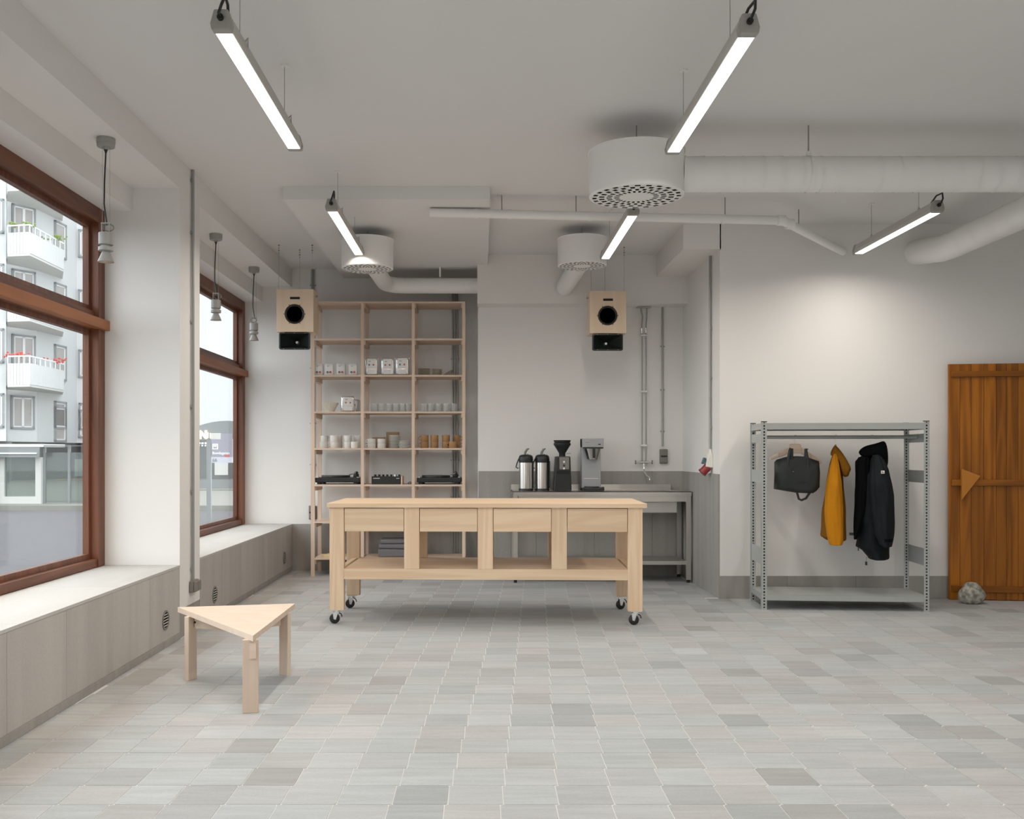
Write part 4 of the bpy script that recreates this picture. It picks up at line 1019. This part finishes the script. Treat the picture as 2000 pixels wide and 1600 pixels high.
MB().loft(dens(sect([(230, 215, 285), (400, 180, 300), (700, 135, 320), (1000, 130, 330), (1200, 160, 330)], fr, lambda v: .20, lambda v: .05, zb)), n=24, wr=.01, seed=7).build('rear_sleeve', MUSTARD, jk, smooth=True)
hd = [jp(p[0], p[1], -.06, fr, zb) for p in ((238, 108), (212, 150), (188, 195), (186, 240), (215, 235), (262, 245), (300, 330), (322, 480), (365, 490), (405, 478), (408, 425), (438, 402), (405, 330), (360, 250), (305, 172), (265, 130))]
MB().pillow(hd, -.06, .07, rings=((1, 0), (.97, .5), (.86, .9), (.55, 1)), jit=.012).build('hood', MUSTARDD, jk, smooth=True, sub=1, ang=80)
px2 = 1699; fr = hang_frame(px2); jx, jy, th = fr; zb = zz8(1104)
h3 = empty('coat_hanger', (jx, jy, rz0), -th); tag(h3, 'wooden coat hanger inside the dark parka', 'hanger'); hook(h3, 0)
MB().prism([(-.08, -.11), (-.03, -.082), (0, -.062), (.03, -.082), (.12, -.13), (.12, -.145), (.0, -.105), (-.08, -.125)], -.012, .012, axis='X').build('hanger_arms', ASH[1], h3, bevel=.003)
pk = empty('dark_parka', (jx, jy, zb), -th); tag(pk, 'dark navy hooded parka hanging right of the mustard jacket', 'jacket')
MB().loft(dens(sect([(235, 560, 720), (300, 484, 780), (450, 488, 830), (700, 475, 850), (900, 468, 860), (1050, 500, 870), (1200, 492, 880), (1290, 480, 876), (1330, 560, 874), (1400, 622, 872), (1425, 635, 868)], fr, lambda v: .03, lambda v: .06+.15*min(1, (v-235)/200), zb)), n=44, wr=.012, seed=11).build('parka_body', NAVY, pk, smooth=True, sub=1, ang=80)
MB().loft(dens(sect([(250, 520, 640), (320, 482, 650), (560, 478, 640), (900, 462, 600), (1050, 464, 540), (1120, 462, 515), (1215, 462, 490)], fr, lambda v: -.13, lambda v: .06, zb)), n=28, wr=.01, seed=3).build('open_front', BLKF, pk, smooth=True, sub=1, ang=80)
MB().loft(dens(sect([(225, 690, 745), (280, 660, 800), (400, 645, 862), (560, 636, 905), (700, 640, 925), (850, 652, 933), (1000, 672, 930), (1130, 690, 918), (1210, 735, 905), (1262, 750, 893), (1290, 800, 885)], fr, lambda v: -.17-.03*min(1, max(0, (v-215)/300)), lambda v: .04+.045*min(1, (v-225)/300), zb)), n=40, wr=.012, seed=21).build('front_sleeve', NAVY, pk, smooth=True, sub=1, ang=80)
m = sect([(1190, 742, 912), (1225, 752, 902)], fr, lambda v: -.20, lambda v: .088, zb); MB().loft(m, n=30).build('cuff_strap', NAVYD if False else BLKF, pk, smooth=True)
hd = [jp(p[0], p[1], -.07, fr, zb) for p in ((512, 195), (530, 165), (580, 128), (640, 112), (720, 95), (775, 75), (820, 62), (845, 120), (856, 200), (860, 300), (852, 355), (838, 382), (800, 330), (770, 275), (740, 235), (690, 225), (640, 250), (590, 258), (545, 245), (520, 220))]
MB().pillow(hd, -.07, .10, rings=((1, 0), (.98, .4), (.90, .8), (.65, 1)), jit=.02).build('hood', BLKF, pk, smooth=True, sub=1, ang=80)
m = MB()
for (u, v) in ((795, 428),): 
    X, Z = jp(u, v, -.27, fr, zb)
B(X-.013, X+.013, -.274, -.262, Z-.012, Z+.012).build('sleeve_badge', WHITEM, pk)
B(X-.009, X+.009, -.2755, -.270, Z-.008, Z-.001).build('badge_mark', GREYP, pk); B(X-.008, X+.002, -.2755, -.270, Z+.002, Z+.008).build('badge_mark', GREYP, pk)
a, b = jp(608, 1425, -.05, fr, zb); MB().tube([(a, -.05, b+.01), (a-.003, -.05, b-.03)], .002, 6).build('zip_cord', DGREY, pk)
MB().obox((a-.003, -.05, b-.045), (.018, .006, .030)).build('zip_pull', BLACK, pk)
a, b = jp(440, 1152, -.13, fr, zb); MB().obox((a, -.13, b), (.045, .01, .022)).build('front_tab', BLACK, pk)
a, b = jp(512, 1325, -.13, fr, zb); MB().obox((a, -.13, b), (.010, .006, .028)).build('drawcord_end', BLACK, pk)

# ============================================================ PLANK DOOR + STONE
dang = math.radians(-8); dg = struct(empty('door_1', (4.06, 8.40, 0), dang), 'orange brown plank door held ajar by a stone')
k = 0; xx = 0
widths = [.094, .092, .104, .098, .086, .092, .094, .096, .092, .1, .09]
for wd in widths:
    B(xx+.0012, xx+wd-.0012, -.026, -.001, .004+(.003 if k % 2 else 0), 2.045).build('plank', TEAK[2], dg, bevel=.0015); xx += wd; k += 1
for z0, z1 in ((1.932, 1.980), (.990, 1.043), (.072, .126)): B(.02, xx-.02, -.052, -.026, z0, z1).build('batten', TEAK[0], dg, bevel=.003)
MB().prism([(.092, 1.137), (.245, 1.076), (.092, .868)], -.078, -.052).build('triangular_handle', HANDW, dg, bevel=.003)
bm = bmesh.new(); bmesh.ops.create_icosphere(bm, subdivisions=4, radius=1.0)
for v in bm.verts:
    p = v.co.normalized(); d = min(1.02, 1.06+.32*noise.noise(p*1.5+Vector((3.1, 0, 1)))+.08*noise.noise(p*4)+.02*noise.noise(p*11)) if p.x+p.z*.6 < .9 else .86
    v.co = Vector((p.x*.112*d, p.y*.09*d, p.z*.098*d+.082))
    if v.co.x < -.05 : v.co.z *= .82
    if v.co.z < 0.0: v.co.z = 0.0
me = bpy.data.meshes.new('stone'); bm.to_mesh(me); bm.free(); me.materials.append(ROCK); me.shade_smooth()
o = bpy.data.objects.new('rock', me); COL.objects.link(o); o.location = (XP(1899, 8.15), 8.16, 0); tag(o, 'rough granite stone holding the plank door', 'stone')

# ============================================================ STREET OUTSIDE
GZ = -.05
struct(B(-70, -2.9, -30, 120, GZ-.3, GZ).build('street', ASPH), 'cobbled street outside the windows')
struct(B(-60, -2.9, 22.5, 120, GZ-.01, GZ+.12).build('far_pavement', PAVE), 'raised pavement under the bus shelter')
bd = empty('apartment_building', (XP(60, 44), 44, GZ)); tag(bd, 'white apartment block with balconies across the street', 'building')
FP = [(-220, 40), (12, 42.5), (14, 44.0), (72, 45.2), (150, 49.0), (230, 49.6), (330, 45), (560, 41), (700, 60), (-220, 62)]
W2 = [(XP(p, d)-bd.location.x, d-44) for p, d in FP]
MB().prism(W2, 1.9, 24, axis='Z').build('facade', EXTW, bd)
W3 = [(x*1.0+.0, y+.4) for x, y in W2]
MB().prism([(x, y+.5) for x, y in W2], 0, 1.9, axis='Z').build('ground_floor', EXTD, bd)
def wall_pt(px, seg):
    (a, da), (b, db) = FP[seg], FP[seg+1]; pa, pb = Vector((XP(a, da), da)), Vector((XP(b, db), db))
    # intersect the ray with the segment
    r = Vector(((px-PX)/F, 1)); d = pb-pa; t = (pa.x*r.y-pa.y*r.x)/(d.y*r.x-d.x*r.y); return pa+d*t, d.normalized()
def far_window(px0, px1, py0, py1, seg, split=1):
    p, d = wall_pt(px0, seg); q, _ = wall_pt(px1, seg); n_ = Vector((d.y, -d.x)); L0 = bd.location
    z0, z1 = ZP(py1, p.y)-GZ, ZP(py0, p.y)-GZ; wlen = (q-p).length; ang = math.atan2(d.y, d.x)
    wn = empty('window', (p.x-L0.x, p.y-44, z0), ang); wn.parent = bd; h = z1-z0
    m = MB(); t = .09
    m.box(0, wlen, -.10, .02, 0, t); m.box(0, wlen, -.10, .02, h-t, h); m.box(0, t, -.10, .02, 0, h); m.box(wlen-t, wlen, -.10, .02, 0, h)
    m.build('outer_frame', EXTF, wn)
    m = MB(); a = t
    for k in range(split):
        a0, a1 = t+(wlen-2*t)*k/split, t+(wlen-2*t)*(k+1)/split
        m.box(a0, a0+.06, -.07, .02, t, h-t); m.box(a1-.06, a1, -.07, .02, t, h-t); m.box(a0, a1, -.07, .02, t, t+.06); m.box(a0, a1, -.07, .02, h-t-.06, h-t)
    m.build('casement', EXTWF, wn)
    B(t, wlen-t, -.03, .0, t, h-t).build('pane', EXTG, wn)
fh = 127.5
for k in range(-1, 4):
    o_ = -fh*k
    # levels referenced to the third floor row (k=0 -> y about 650-730)
    far_window(22, 68, 652+o_*1.0, 735+o_, 2, 2) if k >= 0 else None
    far_window(105, 127, 672+o_*.95, 742+o_*.95, 3, 1)
    far_window(153, 176, 683+o_*.92, 738+o_*.92, 4, 1)
    far_window(-25, 8, 640+o_*1.0, 708+o_*1.0, 0, 1)
far_window(20, 66, 772, 838, 2, 2); far_window(105, 127, 783, 837, 3, 1); far_window(154, 176, 787, 840, 4, 1)
# balconies
for k in range(0, 4):
    base = 756-fh*k
    L0 = bd.location; D_b = 44.0
    p0 = Vector((XP(13, 43.6), 43.6)); p1 = Vector((XP(15, 42.0), 42.0)); p2 = Vector((XP(58, 41.8), 41.8)); p3 = Vector((XP(124, 45.5), 45.5)); p4 = Vector((XP(122, 47.4), 47.4)); p5 = Vector((XP(72, 45.1), 45.1))
    zb_ = CZ-(base-PY)*42/F-GZ
    bl = empty('balcony', (p1.x-L0.x, p1.y-44, zb_)); bl.parent = bd
    poly = [((p-p1).x, (p-p1).y) for p in (p0, p1, p2, p3, p4, p5)]
    MB().prism(poly, 0, .14, axis='Z').build('floor_slab', EXTS, bl)
    m = MB(); rl = MB(); ps = [Vector(poly[1]), Vector(poly[2]), Vector(poly[3])]
    for a, b in zip(ps, ps[1:]):
        L_ = (b-a).length; n_ = int(L_/.14); dd = (b-a)/n_
        for i in range(n_):
            s0, s1 = a+dd*i, a+dd*(i+.88)
            m.beam((s0.x, s0.y, .56), (s1.x, s1.y, .56), .04, .92)
        m.beam((a.x, a.y+.03, .56), (b.x, b.y+.03, .56), .03, .92)
        rl.beam((a.x, a.y, 1.33), (b.x, b.y, 1.33), .05, .06)
        for i in range(int(L_/.55)+1):
            s0 = a+(b-a)*(i*.55/L_); rl.beam((s0.x, s0.y, 1.0), (s0.x, s0.y, 1.32), .04, .04, up=(1, 0, 0))
    m.build('corrugated_front', EXTW, bl); rl.build('handrail', EXTWF, bl)
    if k in (0, 2):
        f_ = MB(); rnd = random.Random(k)
        for c_, n_ in ((ps[0].lerp(ps[1], .45), 26), (ps[1].lerp(ps[2], .72), 22)):
            for i in range(n_):
                x_, y_, z_ = c_.x+rnd.gauss(0, .28), c_.y+.16+rnd.gauss(0, .05), 1.30+rnd.random()*.22
                f_.lathe([(0, -.06), (.06, 0), (0, .06)], c=(x_, y_, z_), n=6)
        f_.build('balcony_flowers', FLOWER if k == 0 else LEAFM, bl)['kind'] = 'stuff'
# bus shelter
SY = 23.6; bs = empty('bus_shelter', (XP(50, SY), SY, GZ+.12)); tag(bs, 'glass and grey metal bus shelter across the street', 'bus shelter')
kx = SY/F
def sx_(px): return (px-50)*kx
def szz(py): return ZP(py, SY)-(GZ+.12)
B(sx_(-40), sx_(96), -.5, .9, szz(873), szz(868)).build('roof', WHITEM, bs); B(sx_(-40), sx_(94), -.55, -.45, szz(893), szz(874)).build('fascia', SHELTER, bs)
B(sx_(-40), sx_(92), -.58, -.55, szz(887), szz(884.5)).build('light_strip', WHITEM, bs)
B(sx_(96), sx_(178), -.3, 1.2, szz(872), szz(870)).build('roof', SHGLASS, bs)
for px in (93, 141, 176): B(sx_(px-2), sx_(px+2), -.2, -.12, 0, szz(870)).build('post', SHELTER, bs)
B(sx_(95), sx_(178), -.17, -.13, szz(985), szz(982)).build('bottom_rail', SHELTER, bs)
B(sx_(95), sx_(178), -.155, -.145, szz(981), szz(884)).build('glass_panel', SHGLASS, bs)
m = MB(); m.box(sx_(10), sx_(20), -.3, -.15, 0, szz(893)); m.box(sx_(80), sx_(91), -.3, -.15, 0, szz(893)); m.box(sx_(20), sx_(80), -.3, -.15, 0, szz(969)); m.build('display_frame', LGREY, bs)
B(sx_(20), sx_(80), -.24, -.22, szz(969), szz(893)).build('display_glass', SHGLASS, bs)
B(sx_(-8), sx_(8), -.35, -.2, 0, szz(893)).build('end_panel', BLACK, bs)
B(sx_(95), sx_(160), .4, .7, szz(940), szz(937.5)).build('bench', ORANGE, bs)
B(sx_(150), sx_(169), -.12, -.10, szz(930), szz(897)).build('poster', WHITEM, bs)
# bus stop sign
PALEP = plain('pale_lilac_panel', (.45, .45, .50), .6)
SY = 16.9; sg = empty('bus_stop_sign', (XP(408.5, SY), SY, GZ)); tag(sg, 'grey bus stop post with a panel reading 66', 'sign')
kx = SY/F
B(-4.2*kx, 4.2*kx, -.03, .03, 0, ZP(860, SY)-GZ).build('post', SHELTER, sg)
def z_(py): return ZP(py, SY)-GZ
B(4.4*kx, 46*kx, -.02, .02, z_(893), z_(858)).build('name_panel', SIGNG, sg)
B(4.4*kx, 46*kx, -.022, .022, z_(904), z_(893)).build('number_panel', PALEP, sg)
B(31*kx, 40*kx, -.024, -.018, z_(893), z_(888.5)).build('red_stripe', REDP, sg)
def text(s, size, x, z, y, mat, parent, bold=0):
    c = bpy.data.curves.new('lettering', 'FONT'); c.body = s; c.size = size; c.extrude = .002; c.offset = bold
    t = bpy.data.objects.new('lettering', c); COL.objects.link(t); dg_ = bpy.context.evaluated_depsgraph_get(); dg_.update()
    me = bpy.data.meshes.new_from_object(t.evaluated_get(dg_)); bpy.data.objects.remove(t)
    o = bpy.data.objects.new('lettering', me); me.materials.clear(); me.materials.append(mat); COL.objects.link(o); o.parent = parent; o.location = (x, y, z); o.rotation_euler = (PI/2, 0, 0); return o
text('Bondegatan', 7.2*kx, 7*kx, z_(887.5), -.025, WHITEM, sg, .001)
text('66', 9.5*kx, 7*kx, z_(902), -.027, GREYP, sg)
m = MB(); m.box(7*kx, 18*kx, -.026, -.018, z_(878), z_(867)); m.build('bus_symbol', WHITEM, sg)
m = MB(); m.box(9*kx, 16*kx, -.030, -.024, z_(875.5), z_(869.5)); m.box(10*kx, 11.5*kx, -.030, -.024, z_(877), z_(875.5)); m.box(13.5*kx, 15*kx, -.030, -.024, z_(877), z_(875.5)); m.build('bus_symbol', SIGNG, sg)
m = MB(); m.box(10*kx, 15*kx, -.034, -.028, z_(873), z_(870.5)); m.build('bus_symbol', WHITEM, sg)
# arched shop front beyond
SY = 34.0; sf = empty('shop_front', (XP(425, SY), SY, GZ)); tag(sf, 'dark arched shop entrance with lit letters beyond the far window', 'shop')
kx = SY/F
def z_(py): return ZP(py, SY)-GZ
ap = [(-70*kx, 0), (90*kx, 0), (90*kx, z_(845))]+[(q*kx, z_(822+.0032*(q-18)**2)) for q in range(80, -71, -15)]
MB().prism(ap, 0, .6, axis='Y').build('arched_canopy', SHELTER, sf)
B(-70*kx, 90*kx, -.02, 0, z_(935), z_(860)).build('shop_window', EXTD, sf)
B(-5*kx, 21*kx, -.06, -.02, z_(928), z_(900)).build('painted_shop_glow', LGREY, sf)  # pale grey plate stands in for the interior light, emits nothing
B(-14*kx, 7*kx, -.06, -.02, z_(858), z_(846)).build('sign_board', LGREY, sf); B(7*kx, 30*kx, -.06, -.02, z_(858), z_(847)).build('sign_board', SIGNG, sf)
text('N', 20*kx, -34.5*kx, z_(856), -.10, SIGNLIT, sf, .03); 
B(-19*kx, -17*kx, -.1, -.05, z_(856), z_(845)).build('lit_letter_stroke', SIGNLIT, sf); B(-14*kx, -12.5*kx, -.1, -.05, z_(856), z_(846)).build('lit_letter_stroke', SIGNLIT, sf)
for q in (-36, -30, -24):
    B(q*kx, (q+4)*kx, -.1, -.05, z_(868), z_(864)).build('facade_lamp', WHITEM, sf); B(q*kx, (q+3)*kx, -.1, -.05, z_(872), z_(869.5)).build('facade_lamp', WHITEM, sf)
B(-40*kx, 90*kx, -2.2, -2.0, 0, z_(952)).build('kerb_wall', PAVE, sf)
